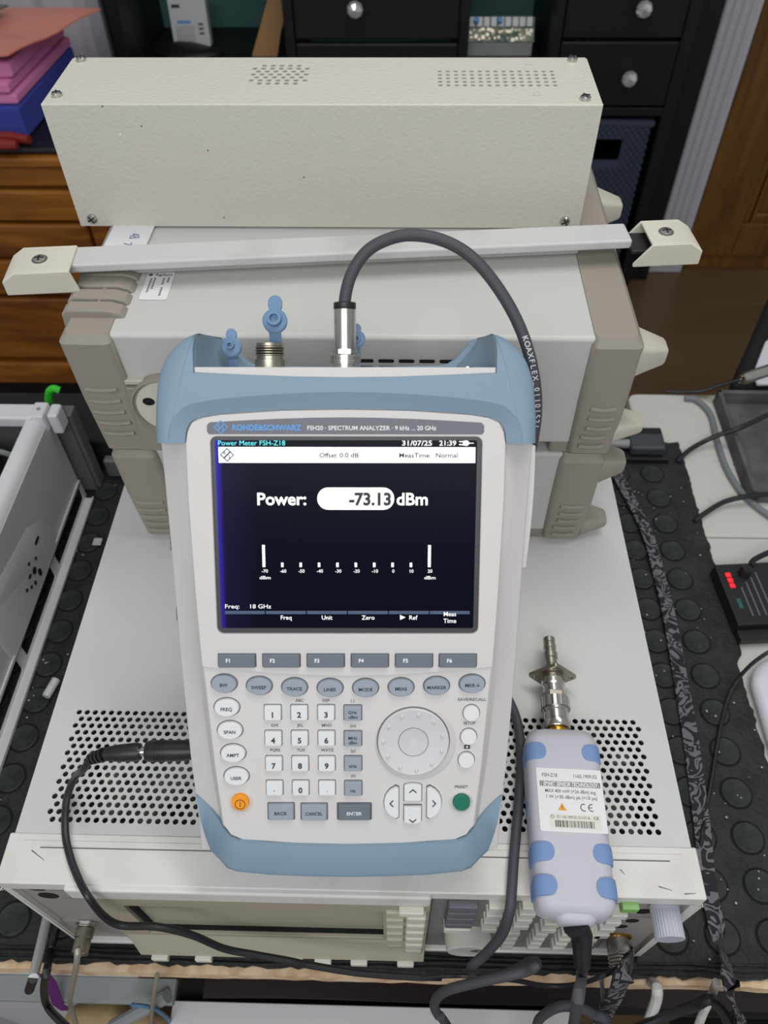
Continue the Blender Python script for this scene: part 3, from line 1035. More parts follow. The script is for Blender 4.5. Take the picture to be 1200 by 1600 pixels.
# ------------------------------------------------------------------ the two bumpered instruments
def instrument(name, label, z0, z1, xl, xr, yb, group, upper):
    g = thing(name, label, 'instrument', T((xl + xr) / 2, (0.28 + yb) / 2, z0), group)
    bz0, bz1 = z0 + 0.009, z1 - 0.001
    bx0, bx1 = xl + 0.036, xr - 0.033
    put(MB().box(bx0 - 0.02, bx1 + 0.02, 0.2795, yb - 0.01, bz0, bz1), 'case', 'agilent', g, bevel=0.0035, seg=3)
    # right bumper: rounded sleeve wrapping the corner
    h = z1 - z0
    W = 0.0335
    mb = MB()
    secs = []
    for z, d in ((z0, 0.004), (z0 + 0.004, 0.0008), (z0 + 0.5 * h, 0.0), (z1 - 0.006, 0.0005), (z1, 0.005)):
        tp = 0.006 * (1 - (z - z0) / h)
        secs.append([(q[0], q[1], z) for q in rrect(xr - W - 0.001 + d * .4, xr - d - tp * .35, 0.2745 + d, yb, 0.005, 4)])
    mb.loft(secs)
    put(mb, 'right_bumper', 'taupe', g)
    for k in range(5):
        z = z0 + h * (0.46 - 0.085 * k)
        pts = [(xr - 0.026 + 0.018 * i / 8 - 0.002 * (k > 2), 0.2745 - 0.0002, z - 0.0013 * math.sin(math.pi * i / 8)) for i in range(9)]
        put(MB().tube(pts, 0.0016, 8), 'grip_ridge', 'taupe', g)
    # corner stubs standing out to the right
    for y, zz in ((0.291, z1 - 0.020), (0.291, z0 + (0.020 if upper else 0.013)), (yb - 0.045, z1 - 0.018)):
        hh = 0.0108 if zz > (z0 + z1) / 2 else 0.007
        mb = MB()
        secs = []
        for x, k in ((xr - 0.004, 1.25), (xr + 0.004, 1.0), (xr + 0.017, 0.62), (xr + 0.0185, 0.5)):
            secs.append([(x, y + p[0], zz + p[1]) for p in rrect(-0.012 * k, 0.012 * k, -hh * k, hh * k, 0.004 * k, 3)])
        mb.loft(secs)
        put(mb, 'corner_stub', 'taupe2' if upper else 'taupe', g)
    # left bumper: thick front block with five ridges, ribs along the top
    mb = MB()
    secs = []
    LW = 0.036
    for z, d in ((z0, 0.004), (z0 + 0.004, 0.0008), (z0 + 0.5 * h, 0.0), (z1 - 0.005, 0.0005), (z1 - 0.0002, 0.005)):
        tp = 0.005 * (1 - (z - z0) / h)
        secs.append([(q[0], q[1], z) for q in rrect(xl + d + tp, xl + LW + 0.002 * (z < z0 + h * .6) - d * .4, 0.2735 + d, yb, 0.005, 4)])
    mb.loft(secs)
    put(mb, 'left_bumper', 'taupe', g)
    for k in range(5):
        z = z0 + h * (0.60 - 0.098 * k) if upper else z0 + h * (0.46 - 0.085 * k)
        pts = [(xl + 0.008 + 0.022 * i / 8 + 0.0015 * (k > 2), 0.2735 - 0.0002, z - 0.0013 * math.sin(math.pi * i / 8)) for i in range(9)]
        put(MB().tube(pts, 0.0016, 8), 'grip_ridge', 'taupe', g)
    if upper:
        for k in range(4):
            y = 0.3025 + 0.0140 * k
            mb = MB()
            pr = [(xl - 0.0022, z1 - 0.010), (xl - 0.0015, z1 + 0.0015), (xl + 0.003, z1 + 0.0048), (xl + LW - 0.006, z1 + 0.0048), (xl + LW + 0.002, z1 + 0.0025), (xl + LW + 0.0060, z1 - 0.003), (xl + LW + 0.0060, z1 - 0.006)]
            mb.loft([[(x, y - 0.0058, z) for x, z in pr], [(x, y + 0.0058, z) for x, z in pr]])
            put(mb, 'top_rib', 'taupe', g, bevel=0.0016)
            if k:
                put(MB().lathe([(0.0013, 0), (0.0013, 0.008)], T(xl + 0.021, y - 0.002, z1 + 0.0022) @ RX(90), 10), 'rib_pip', 'taupe', g)
        put(MB().box(xl + 0.003, xl + LW - 0.002, 0.36, yb - 0.02, z1 - 0.004, z1 + 0.0005), 'top_strip', 'taupe', g, bevel=0.002)
        # handle pivot recess beside the left bumper
        cx, cz = xl + 0.062, z0 + h * 0.44
        put(MB().box(xl + LW - 0.002, xl + 0.085, 0.2752, 0.281, z0 + h * .62, z0 + h * .655), 'pivot_shelf', 'taupe2', g, bevel=0.0008)
        put(MB().box(xl + LW - 0.004, xl + LW + 0.022, 0.2745, 0.2790, z0 + h * 0.02, z0 + h * 0.60), 'pivot_cheek', 'taupe', g, bevel=0.001)
        put(MB().lathe([(0.0265, 0), (0.0265, 0.0065), (0.0250, 0.0072), (0.0235, 0.0040), (0.0, 0.0040)], T(cx, 0.2795, cz) @ FY, 40), 'pivot_ring', 'taupe', g)
        put(MB().lathe([(0.0232, 0.0040), (0.0225, 0.0062), (0.001, 0.0062)], T(cx, 0.2795, cz) @ FY, 36), 'pivot_disc', 'cream', g)
        mb = MB()
        for dx, dzz, a, b in ((-0.013, 0.006, 0.0042, 0.0034), (0.0, 0.008, 0.0026, 0.006)):
            mb.prism(ell(dx, dzz, a, b, 16), 0.0062, 0.0066, T(cx, 0.2795, cz) @ FY)
        put(mb, 'pivot_hole', 'hole', g)
        mb = MB()
        for r_ in range(2):
            for k in range(6):
                x = -0.0015 + 0.0135 * k
                mb.prism(rrect(x - 0.0052, x + 0.0052, -0.0013, 0.0013, 0.0012, 3), 0, 0.0004, T(0.005, 0.2794, 0.3655 - 0.0058 * r_) @ FY)
        put(mb, 'vent_slot', 'hole', g)
    for x in (bx0 + 0.014, bx1 - 0.004):
        for y in (0.287, yb - 0.05):
            put(MB().prism(rrect(x - 0.010, x + 0.010, y - 0.007, y + 0.007, 0.003), z0 + 0.0003, z0 + 0.012), 'foot', 'taupe', g, bevel=0.001)
    return g


lo = instrument('bumpered_instrument', 'lower of two taupe-bumpered instruments, resting on the perforated generator cover', ZT + 0.0004, 0.2800, -0.1915, 0.1800, 0.50, 'bumpered test instruments', False)
up = instrument('bumpered_instrument', 'upper of two taupe-bumpered instruments, with ribbed left bumper and paper stickers', 0.2806, 0.3860, -0.1965, 0.1835, 0.515, 'bumpered test instruments', True)
# stickers on top of the upper one
zs = 0.3853
lm = T(-0.1418, 0.3335, zs) @ RZ(0)
st = put(MB().prism(rrect(-0.0095, 0.0095, -0.0165, 0.0165, 0.0018), 0, 0.0002, lm), 'sticker', 'label', up, label='small white rounded printed sticker')
keep(text('Agilent', 0.0026, lm @ T(0.002, 0.0125, 0.0003), 'ink', st, width=0.0125, bold=0.012), st)
o = put(MB().lathe([(0.0016, 0.0002), (0.0016, 0.0003)], lm @ T(-0.0072, 0.0125, 0), 8), 'printed_emblem', 'ink2', st)
mb = MB()
for x, y0, y1 in ((0.0062, 0.0035, 0.009), (0.0030, 0.001, 0.009), (0.0035, -0.012, -0.003), (-0.0058, -0.008, 0.009), (-0.0033, -0.004, 0.009)):
    y = y0
    while y < y1:
        mb.flat([(x - .0007, y), (x + .0007, y), (x + .0007, y + 0.0011), (x - .0007, y + 0.0011)], 0.00028, lm)
        y += 0.0017
put(mb, 'fine_print', 'ink2', st, smooth=0)
lm = T(-0.1755, 0.3895, 0.3866)
st = put(MB().prism([(-0.0155, -0.022), (0.0155, -0.022), (0.0165, 0.022), (-0.0145, 0.022)], 0, 0.0003, lm), 'sticker', 'card', up, label='white paper label with handwriting')
keep(text('48', 0.0075, lm @ T(0.0045, 0.004, 0.0004) @ RZ(-82), 'pen_blue', st, width=0.007), st)
keep(text('7,', 0.006, lm @ T(0.002, -0.008, 0.0004) @ RZ(-82), 'pen_blue', st, width=0.006), st)

# ------------------------------------------------------------------ carrying strap lying on the upper instrument
hb = thing('carrying_handle', 'long grey-white strap handle with cream end caps lying across the upper instrument', 'handle', T(-0.01, 0.35, 0.3865) @ RZ(5.1))
hm = T(-0.0117, 0.3505, 0.3866) @ RZ(5.1)


def hp(mb, name, m, bevel, seg=3, par=None):
    return put(mb, name, m, par or hb, bevel, seg)


hp(MB().box(-0.1935, 0.197, -0.0055, 0.0175, 0.0108, 0.0175, hm), 'strap', 'strap', 0.0018)
hp(MB().box(-0.150, 0.165, 0.008, 0.015, 0.0002, 0.0108, hm), 'strap_core', 'strap', 0.001)
for s, x0 in ((-1, -0.1925), (1, 0.200)):
    cm = hm @ (T(x0, 0, 0) @ (RZ(180) if s < 0 else Matrix()))
    tilt = cm @ T(0.0, 0.0, 0.001)
    # cap profile: flat top falling off at the outer end, cheeks with slanted inner edge
    prs = [(-0.009, 0.0185), (0.027, 0.0185), (0.0365, 0.0125), (0.0365, 0.0020), (-0.012, 0.0020), (-0.012, 0.0045)] if s < 0 else \
          [(0.0075, 0.0185), (0.034, 0.0185), (0.0435, 0.0125), (0.0435, 0.0020), (-0.003, 0.0020), (-0.003, 0.0045)]
    q0 = 0.0160
    mb = MB()
    for y0, y1 in ((-q0, -q0 + 0.0022), (q0 - 0.0022, q0)):
        mb.loft([[tilt @ Vector((x, y0, z)) for x, z in prs], [tilt @ Vector((x, y1, z)) for x, z in prs]])
    top = prs[:4]
    mb.loft([[tilt @ Vector((x, -q0 + 0.002, z)) for x, z in top + [(top[3][0] - 0.002, top[3][1]), (top[2][0] - 0.0022, top[2][1]), (top[1][0] - 0.001, top[1][1] - 0.0022), (top[0][0], top[0][1] - 0.0022)]],
             [tilt @ Vector((x, q0 - 0.002, z)) for x, z in top + [(top[3][0] - 0.002, top[3][1]), (top[2][0] - 0.0022, top[2][1]), (top[1][0] - 0.001, top[1][1] - 0.0022), (top[0][0], top[0][1] - 0.0022)]]])
    cap = hp(mb, 'end_cap', 'cream', 0.0009, 2)
    cx = 0.013 if s < 0 else 0.021
    hp(MB().lathe([(0.0052, 0.0186), (0.0052, 0.0189), (0.0046, 0.0190)], tilt @ T(cx, 0, 0), 20), 'screw_seat', 'ink2', 0, par=cap)
    mb = MB().lathe([(0.0042, 0.0186), (0.0040, 0.0198), (0.002, 0.0202)], tilt @ T(cx, 0, 0), 16)
    hp(mb, 'screw', 'chrome', 0, par=cap)
    hp(MB().box(cx - 0.003, cx + 0.003, -0.0006, 0.0006, 0.0201, 0.0204, tilt).box(cx - 0.0006, cx + 0.0006, -0.003, 0.003, 0.0201, 0.0204, tilt), 'screw_slot', 'ink', 0, par=cap)
    hp(MB().lathe([(0.0016, -0.001), (0.0016, 0.0185)], tilt @ T(cx, 0, 0), 10), 'screw_shank', 'chrome', 0, par=cap)
hp(MB().box(0.196, 0.215, -0.0115, 0.0115, 0.0105, 0.013, hm), 'inner_band', 'black', 0.0008)

# ------------------------------------------------------------------ the cream sheet-metal box on top
wx = thing('metal_enclosure', 'long cream textured metal box with vent holes, standing on top of the stack', 'enclosure', T(-0.029, 0.446, 0.3866))
X0, X1, Y0, Y1, Z0, Z1 = -0.2148, 0.1570, 0.4075, 0.4850, 0.3866, 0.4747
mb = MB()
rows = {}
lc = []
for j, n in enumerate((5, 7, 6, 7, 6, 7, 5)):
    y = 0.4405 + j * 0.0050
    lc.append((y, [-0.0607 + (i - (n - 1) / 2) * 0.0062 for i in range(n)]))
for j in range(5):
    y = 0.4375 + j * 0.0058
    rows[y] = [0.0512 + i * 0.00557 for i in range(15)]
# two hole fields side by side: split the lid at x = 0
ra = [(y, xs) for y, xs in lc]
perf(mb, X0 + 0.001, 0.0, ra, 0.0050, 0.0058, 0.00185, Z1, 0.0012, 10)
rb = [(y, xs) for y, xs in sorted(rows.items())]
perf(mb, 0.0, X1 - 0.001, rb, 0.0058, 0.00557, 0.0016, Z1, 0.0012, 10)
for xa, xb, ya, yb_ in ((X0 + 0.001, 0.0, Y0 + 0.001, ra[0][0] - .0025), (X0 + 0.001, 0.0, ra[-1][0] + .0025, Y1), (0.0, X1 - 0.001, Y0 + 0.001, rb[0][0] - .0029), (0.0, X1 - 0.001, rb[-1][0] + .0029, Y1)):
    mb.flat([(xa, ya), (xb, ya), (xb, yb_), (xa, yb_)], Z1)
put(mb, 'lid', 'white_box', wx, smooth=0)
mb = MB()
# folded front skin with a rounded top edge and ends
arc = [(Y0 + 0.001 - 0.001 * math.sin(R(a)), Z1 - 0.001 + 0.001 * math.cos(R(a))) for a in (0, 22, 45, 68, 90)]
sk = arc + [(Y0, Z0), (Y0 + 0.0012, Z0)] + [(Y0 + 0.0012, Z1 - 0.0014)] + [(Y0 + 0.001, Z1 - 0.0012)]
mb.loft([[(X0, y, z) for y, z in sk], [(X1, y, z) for y, z in sk]])
put(mb, 'front_skin', 'white_box', wx, smooth=40)
put(MB().box(X0, X0 + 0.0012, Y0 + 0.001, Y1, Z0, Z1 - 0.0002).box(X1 - 0.0012, X1, Y0 + 0.001, Y1, Z0, Z1 - 0.0002).box(X0, X1, Y1 - 0.0012, Y1, Z0, Z1 - 0.0002).box(X0, X1, Y0 + 0.001, Y1, Z0, Z0 + 0.0012), 'chassis', 'white_box', wx)
put(MB().box(-0.12, 0.0, 0.43, 0.478, 0.44, 0.46).box(0.03, 0.14, 0.43, 0.478, 0.44, 0.46), 'inner_part', 'hole', wx)


def screw(m, par, r=0.0036):
    s = put(MB().lathe([(r, 0), (r, 0.0016), (r * .8, 0.0026), (r * .2, 0.003)], m, 16), 'screw', 'chrome', par)
    put(MB().box(-r * .8, r * .8, -0.0005, 0.0005, 0.0026, 0.0031, m).box(-0.0005, 0.0005, -r * .8, r * .8, 0.0026, 0.0031, m), 'screw_cross', 'ink', s)


for x, y in ((-0.2071, 0.4835 - 0.004), (-0.2073, 0.4200), (0.1460, 0.4795), (0.1463, 0.4155)):
    screw(T(x, y, Z1) @ RZ(20), wx)
for x, z in ((-0.2046, 0.3930), (0.1457, 0.3928)):
    screw(T(x, Y0, z) @ FY @ RZ(30), wx)
for x, y in ((0.1146, 0.4730), (0.1150, 0.4230)):
    put(MB().lathe([(0.0024, 0), (0.0024, 0.0005), (0.001, 0.0006)], T(x, y, Z1), 14), 'rivet', 'strap', wx)
mb = MB()
for q in ((189, 211), (221, 197), (325, 235), (475, 277), (350, 340), (160, 166)):
    c = ony(q, Y0)
    mb.lathe([(0.0006, 0), (0.0006, 0.0002)], T(c.x, Y0, c.z) @ FY, 6)
put(mb, 'paint_chip', 'ink2', wx, smooth=0)
put(MB().lathe([(0.001, 0), (0.001, 0.0003)], T(ony((188, 210), Y0).x, Y0, ony((188, 210), Y0).z) @ FY, 8), 'paint_chip', 'key_white', wx)

# ------------------------------------------------------------------ open silver chassis on the left
ch = thing('silver_chassis', 'opened silver sheet-metal instrument chassis standing on the mat at the left', 'chassis', T(-0.45, 0.25, 0))
CX = -0.345
put(MB().box(CX - 0.0015, CX, 0.02, 0.470, 0.028, 0.128), 'side_panel', 'silverpaint', ch)
pr = [(CX, 0.126), (CX - 0.002, 0.133), (CX - 0.007, 0.1375), (CX - 0.014, 0.139), (CX - 0.017, 0.139), (CX - 0.017, 0.120), (CX - 0.004, 0.120)]
mb = MB()
mb.loft([[(x, 0.02, z) for x, z in pr], [(x, 0.458, z) for x, z in pr]])
put(mb, 'top_rail', 'silverpaint2', ch, bevel=0.0006)
put(MB().box(-0.62, CX - 0.010, 0.455, 0.478, 0.128, 0.142), 'back_rail', 'silverpaint2', ch, bevel=0.003, seg=3)
put(MB().box(CX - 0.014, CX + 0.001, 0.457, 0.480, 0.120, 0.1425), 'corner_block', 'silverpaint2', ch, bevel=0.002)
put(MB().box(CX + 0.0015, CX + 0.013, 0.462, 0.482, 0.112, 0.139), 'corner_lug', 'silverpaint2', ch, bevel=0.003, seg=3)
put(MB().lathe([(0.0022, 0), (0.0022, 0.001)], T(CX - 0.006, 0.468, 0.1425), 12), 'screw', 'chrome', ch)
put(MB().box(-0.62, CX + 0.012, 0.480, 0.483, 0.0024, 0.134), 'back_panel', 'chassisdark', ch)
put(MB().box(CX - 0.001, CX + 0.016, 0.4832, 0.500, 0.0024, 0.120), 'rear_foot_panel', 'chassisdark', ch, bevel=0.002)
for z, w0 in ((0.0300, 0.0035), (0.0024, 0.0120)):
    put(MB().box(CX, CX + w0, 0.02, 0.466, z, z + 0.0016).box(CX + w0 - 0.0012, CX + w0, 0.02, 0.466, z, z + 0.0045), 'ledge', 'silverpaint2', ch, bevel=0.0004)
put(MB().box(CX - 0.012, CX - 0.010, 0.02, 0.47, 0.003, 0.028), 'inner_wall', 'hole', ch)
y = 0.055
for k in range(4):
    y0, y1 = 0.03 + k * 0.112, 0.03 + k * 0.112 + 0.098
    put(MB().plate_holes([(y0 - 0.007, 0.0026), (y1 + 0.007, 0.0026), (y1 + 0.007, 0.0298), (y0 - 0.007, 0.0298)], [rrect(y0, y1, 0.006, 0.0275, 0.004)], 0, 0.0015, T(CX, 0, 0) @ Matrix(((0, 0, 1, 0), (1, 0, 0, 0), (0, 1, 0, 0), (0, 0, 0, 1)))), 'slot_frame', 'silverpaint', ch)
# pressed-in recess of the side panel with vent holes
mm = Matrix(((0, 0, 1, CX), (1, 0, 0, 0), (0, 1, 0, 0), (0, 0, 0, 1)))
put(MB().loft([[mm @ Vector((a, b, 0.0)) for a, b in ((0.235, 0.033), (0.395, 0.033), (0.375, 0.075), (0.350, 0.092), (0.235, 0.110))],
               [mm @ Vector((a, b, 0.0035)) for a, b in ((0.240, 0.033), (0.375, 0.033), (0.362, 0.070), (0.343, 0.084), (0.240, 0.100))]]), 'pressed_recess', 'silverpaint', ch, bevel=0.001)
mb = MB()
for a, b, r0, r1 in ((0.350, 0.072, 0.006, 0.0022), (0.324, 0.056, 0.004, 0.004), (0.322, 0.070, 0.002, 0.002), (0.314, 0.060, 0.003, 0.002), (0.330, 0.045, 0.003, 0.005), (0.308, 0.050, 0.002, 0.002), (0.335, 0.062, 0.002, 0.002), (0.300, 0.056, 0.002, 0.002), (0.316, 0.046, 0.002, 0.003)):
    mb.prism(ell(a, b, r0, r1, 12), 0.0034, 0.0042, mm)
put(mb, 'vent_hole', 'hole', ch)
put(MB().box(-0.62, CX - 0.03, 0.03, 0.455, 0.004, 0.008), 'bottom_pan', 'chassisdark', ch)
put(MB().box(-0.62, CX - 0.035, 0.10, 0.448, 0.055, 0.058), 'inner_circuit_board', 'pcb', ch)
put(MB().box(-0.55, CX - 0.045, 0.26, 0.36, 0.058, 0.095), 'shield_can', 'silverpaint', ch, bevel=0.002)
put(MB().box(-0.52, CX - 0.05, 0.385, 0.44, 0.058, 0.118), 'dark_module', 'blackmat', ch, bevel=0.002)
put(MB().box(-0.48, CX - 0.022, 0.18, 0.245, 0.058, 0.11), 'cream_module', 'cream', ch, bevel=0.002)
put(MB().tube(catmull([(-0.50, 0.33, 0.10), (-0.43, 0.372, 0.125), (-0.385, 0.36, 0.125), (-0.372, 0.32, 0.10), (-0.372, 0.27, 0.09)], 6), 0.0018, 8), 'wire', 'cream', ch)
put(MB().tube(catmull([(-0.52, 0.39, 0.12), (-0.46, 0.40, 0.127), (-0.40, 0.428, 0.120), (-0.38, 0.44, 0.1)], 6), 0.003, 8), 'wire', 'greysteel', ch)
gt = thing('lime_hook', 'bright green plastic hook behind the silver chassis', 'hook', T(-0.335, 0.495, 0))
g = [ony(q, 0.50) for q in ((78, 640), (76, 625), (77, 612), (84, 607), (93, 610))]
put(MB().tube(catmull(g, 5), [0.0045] * 6 + [0.004] * 15, 10), 'hook', 'lime', gt)
put(MB().tube([(g[0].x, g[0].y, 0.0015), (g[0].x, g[0].y, g[0].z + 0.001)], 0.004, 8), 'shank', 'black', gt)
o = MB().box(-0.62, -0.20, 0.515, 0.60, 0.0022, 0.050).build('black_case', 'blackmat', bevel=0.006)
tag(o, 'low black case lying at the back of the bench behind the silver chassis', 'case')
o = MB().box(-0.325, -0.215, 0.5005, 0.512, 0.0022, 0.030).build('grey_connector_strip', 'chassisdark', bevel=0.003)
tag(o, 'dark grey multi-way strip lying on the mat behind the chassis corner', 'strip')
#PART4
# ------------------------------------------------------------------ handheld analyzer (local millimetres: u right, v up the face, w out of the face)
FM = T(-0.0003, 0.1236, 0.3760) @ RZ(1.4425) @ RY(0.6538) @ RX(49.8303)
MM = FM @ Matrix.Scale(0.001, 4)
fs = thing('spectrum_analyzer', 'handheld grey and blue spectrum analyzer with lit screen and keypad, standing tilted on the generator', 'analyzer', FM @ T(0, -0.1985, -0.07))


def L(u, v, w_=0):
    return MM @ Vector((u, v, w_))


def fp(mb, name, m, par=None, bevel=0, seg=2, smooth=35, label=None):
    return put(mb, name, m, par or fs, bevel, seg, smooth, label)


def ft(s, u, v, h, m, par, wd=None, bold=0.0, w_=0.0, name='lettering', align='c', shear=0, rot=0):
    return keep(text(s, h, MM @ T(u, v, w_) @ RZ(rot), m, par, wd, bold, name, align, shear), par)


def interp(tab, v):
    for a, b in zip(tab, tab[1:]):
        if a[0] <= v <= b[0]:
            t = (v - a[0]) / (b[0] - a[0])
            return [x + (y - x) * t for x, y in zip(a[1:], b[1:])]
    return tab[-1][1:] if v > tab[-1][0] else tab[0][1:]


TAB = [(-185, 70, 72.5, 86), (-168, 70.8, 73.3, 87), (-130, 74.3, 78.0, 90), (-73, 78.6, 83.0, 93), (0, 81.5, 88.2, 95.8), (50, 82.4, 90.2, 98.2), (84, 82, 90, 98)]
mb = MB()
secs = []
for v in (-188, -168, -130, -73, -30, 0, 50, 80):
    p_, q_, s_ = interp(TAB, v)
    half = [(p_ - 1.5, -3.2), (p_ + 0.3, -3.4), (q_, -8.0), (s_, -12.0), (s_ + 0.8, -30), (s_ - 1, -48), (s_ - 8, -66), (s_ - 14, -69.5)]
    secs.append([L(u, v, d) for u, d in half] + [L(-u, v, d) for u, d in half[::-1]])
mb.loft(secs)
fp(mb, 'housing', 'fsh2', bevel=0.0007, smooth=30)


def mir(pts):
    return pts + [(-u, v) for u, v in pts[::-1] if abs(u) > 1e-6]


# upper face plate with the screen opening, bottom edge curved
top_edge = [(-82.2, 49), (-81.0, 55), (-78.5, 59.6), (-73, 62.0), (-63.7, 63.5), (-32, 65.6), (0, 66.1)]
side = [(-78.6, -71.9)]
low_edge = [(0 - 76.8 + 76.8 * t, -72.4 - 5.0 * math.sin(t * math.pi / 2)) for t in [k / 8 for k in range(9)]]
left = top_edge[::-1] + [(-82.2, 20), (-80.6, -30)] + side + low_edge
outer = left[:-1] + [(0, -77.4)] + [(-u, v) for u, v in left[1:-1]][::-1]
mb = MB()
mb.plate_holes(outer, [rrect(-69.6, 70.2, -53.4, 52.4, 3.5)], -5.5, 0, MM)
face = fp(mb, 'face_plate', 'fsh', bevel=0.0006)
# lower keypad plate, a little deeper
klow = [(-78.4, -71), (-77.5, -80), (-74.0, -130), (-70.4, -165.8), (-66.5, -172), (-60, -175), (-30, -177.2), (0, -178)]
kp_out = [(0, -76.6)] + [(u, v + 0.8) for u, v in low_edge[::-1][1:]] + klow
kp_out = kp_out + [(-u, v) for u, v in kp_out[1:-1]][::-1]
kp = fp(MB().prism(kp_out, -6, -1.2, MM), 'keypad_plate', 'fsh', bevel=0.0004)
KW = -1.2
# nameplate
npo = [(-71.0, 54.5), (-70.9, 57.8), (-69.5, 59.3)] + [(-69.5 + 69.5 * t, 59.3 + 2.6 * math.sin(t * math.pi / 2)) for t in (0.25, 0.5, 0.75, 1)]
npo = npo + [(-u, v) for u, v in npo[::-1][1:]]
npo = npo + [(70.0, 53.2), (-70.0, 53.2)]
nm = fp(MB().prism([(u * 1.0, v + (0.35)) for u, v in npo], -0.1, 0.12, MM), 'nameplate', 'name')
ft('ROHDE&SCHWARZ', -40.3, 57.0, 2.75, 'ink_blue', nm, 35.5, 0.03, 0.2)
ft('FSH20 · SPECTRUM ANALYZER · 9 kHz ... 20 GHz', 13.4, 56.85, 2.1, 'ink_white', nm, 66.0, 0.012, 0.2)


def rs_logo(u, v, a, m, par, w_, line):
    mb = MB()
    for k in range(4):
        p0 = (a * math.cos(k * math.pi / 2), a * math.sin(k * math.pi / 2))
        p1 = (a * math.cos((k + 1) * math.pi / 2), a * math.sin((k + 1) * math.pi / 2))
        f_ = 1 - line / a * 1.4
        mb.flat([(u + p0[0], v + p0[1]), (u + p1[0], v + p1[1]), (u + p1[0] * f_, v + p1[1] * f_), (u + p0[0] * f_, v + p0[1] * f_)], w_, MM)
    d = a * 0.46
    mb.flat([(u - d - line * .5, v - d + line * .5), (u - d + line * .5, v - d - line * .5), (u + d + line * .5, v + d - line * .5), (u + d - line * .5, v + d + line * .5)], w_, MM)
    o_ = fp(mb, 'printed_emblem', m, par, smooth=0)
    ft('R', u - a * .28, v + a * .22, a * .48, m, par, None, 0.02, w_)
    ft('S', u + a * .28, v - a * .24, a * .48, m, par, None, 0.02, w_)


rs_logo(-63.8, 57.2, 3.7, 'ink_blue', nm, 0.2, 0.45)
# recessed screen
fp(MB().plate_holes(rrect(-69.8, 70.4, -53.6, 52.6, 3), [rrect(-67.6, 67.8, -50.7, 50.4, 1.0)], -4.2, -2.0, MM), 'screen_bezel', 'bezel')
sc = fp(MB().prism(rrect(-68, 68.2, -51.2, 50.8, 1), -4.4, -2.5, MM), 'screen', 'lcd', smooth=0)
SW = -2.4


def sf(poly, m, name, w_=SW):
    return fp(MB().flat(poly, w_, MM), name, m, sc, smooth=0)


def rc(x0, x1, y0, y1):
    return [(x0, y0), (x1, y0), (x1, y1), (x0, y1)]


ft('Power Meter', -66.0, 48.9, 2.5, 'cyan_em', sc, 20, 0.0, SW, align='l')
ft('FSH-Z18', -44.6, 48.9, 2.5, 'cyan_em', sc, 13.2, 0.0, SW, align='l')
ft('31/07/25', 29.0, 48.9, 2.5, 'text_em', sc, 15.5, 0.02, SW, align='l')
ft('21:39', 48.2, 48.9, 2.5, 'text_em', sc, 8.8, 0.02, SW, align='l')
sf([(60.5, 47.7), (62.5, 47.5), (63.6, 48.2), (63.6, 49.6), (62.5, 50.3), (60.5, 50.1)], 'white_em', 'power_icon')
sf(rc(58.4, 60.5, 49.4, 49.9), 'white_em', 'power_icon')
sf(rc(58.4, 60.5, 47.9, 48.4), 'white_em', 'power_icon')
sf(rc(63.6, 66.0, 48.7, 49.1), 'white_em', 'power_icon')
sf(rc(-66.0, 67.0, 38.6, 46.8), 'white_em', 'status_band', SW - 0.03)
rs_logo(-61.6, 42.7, 3.7, 'navy', sc, SW + 0.02, 0.55)
ft('Offset', -13.8, 42.6, 2.3, 'ink', sc, 9.0, 0.02, SW + 0.1, align='l')
ft('0.0 dB', -3.4, 42.6, 2.3, 'ink', sc, 10.0, 0.02, SW + 0.1, align='l')
ft('MeasTime:', 27.5, 42.6, 2.3, 'ink', sc, 16.5, 0.02, SW + 0.1, align='l')
ft('Normal', 46.5, 42.6, 2.3, 'ink', sc, 11.3, 0.02, SW + 0.1, align='l')
ft('Power:', -46.6, 19.6, 6.2, 'white_em', sc, 25.6, 0.022, SW, align='l')
sf(rrect(-15.2, 25.0, 13.9, 25.7, 5.7, 8), 'white_em', 'value_field', SW - 0.03)
ft('-73.13', 1.4, 19.6, 6.2, 'ink', sc, 22.0, 0.04, SW + 0.1, align='l')
ft('dBm', 26.3, 19.6, 6.2, 'white_em', sc, 16.3, 0.022, SW, align='l')
for u in (-44.0, 43.8):
    sf(rc(u - 0.75, u + 0.75, -17.0, -5.0), 'white_em', 'scale_bar')
for k, s in enumerate(('-70', '-60', '-50', '-40', '-30', '-20', '-10', '0', '10', '20')):
    u = -44.0 + 87.8 * k / 9
    if 0 < k < 9:
        sf(rc(u - 0.65, u + 0.65, -17.0, -14.6), 'white_em', 'scale_bar')
    ft(s, u + 0.4, -19.2, 1.75, 'text_em', sc, None, 0.012, SW)
    if k in (0, 9):
        ft('dBm', u + 0.4, -22.8, 1.75, 'text_em', sc, 6.0, 0.012, SW)
ft('Freq:', -65.4, -38.7, 2.2, 'text_em', sc, 7.6, 0.005, SW, align='l')
ft('18 GHz', -51.9, -38.7, 2.2, 'text_em', sc, 11.2, 0.005, SW, align='l')
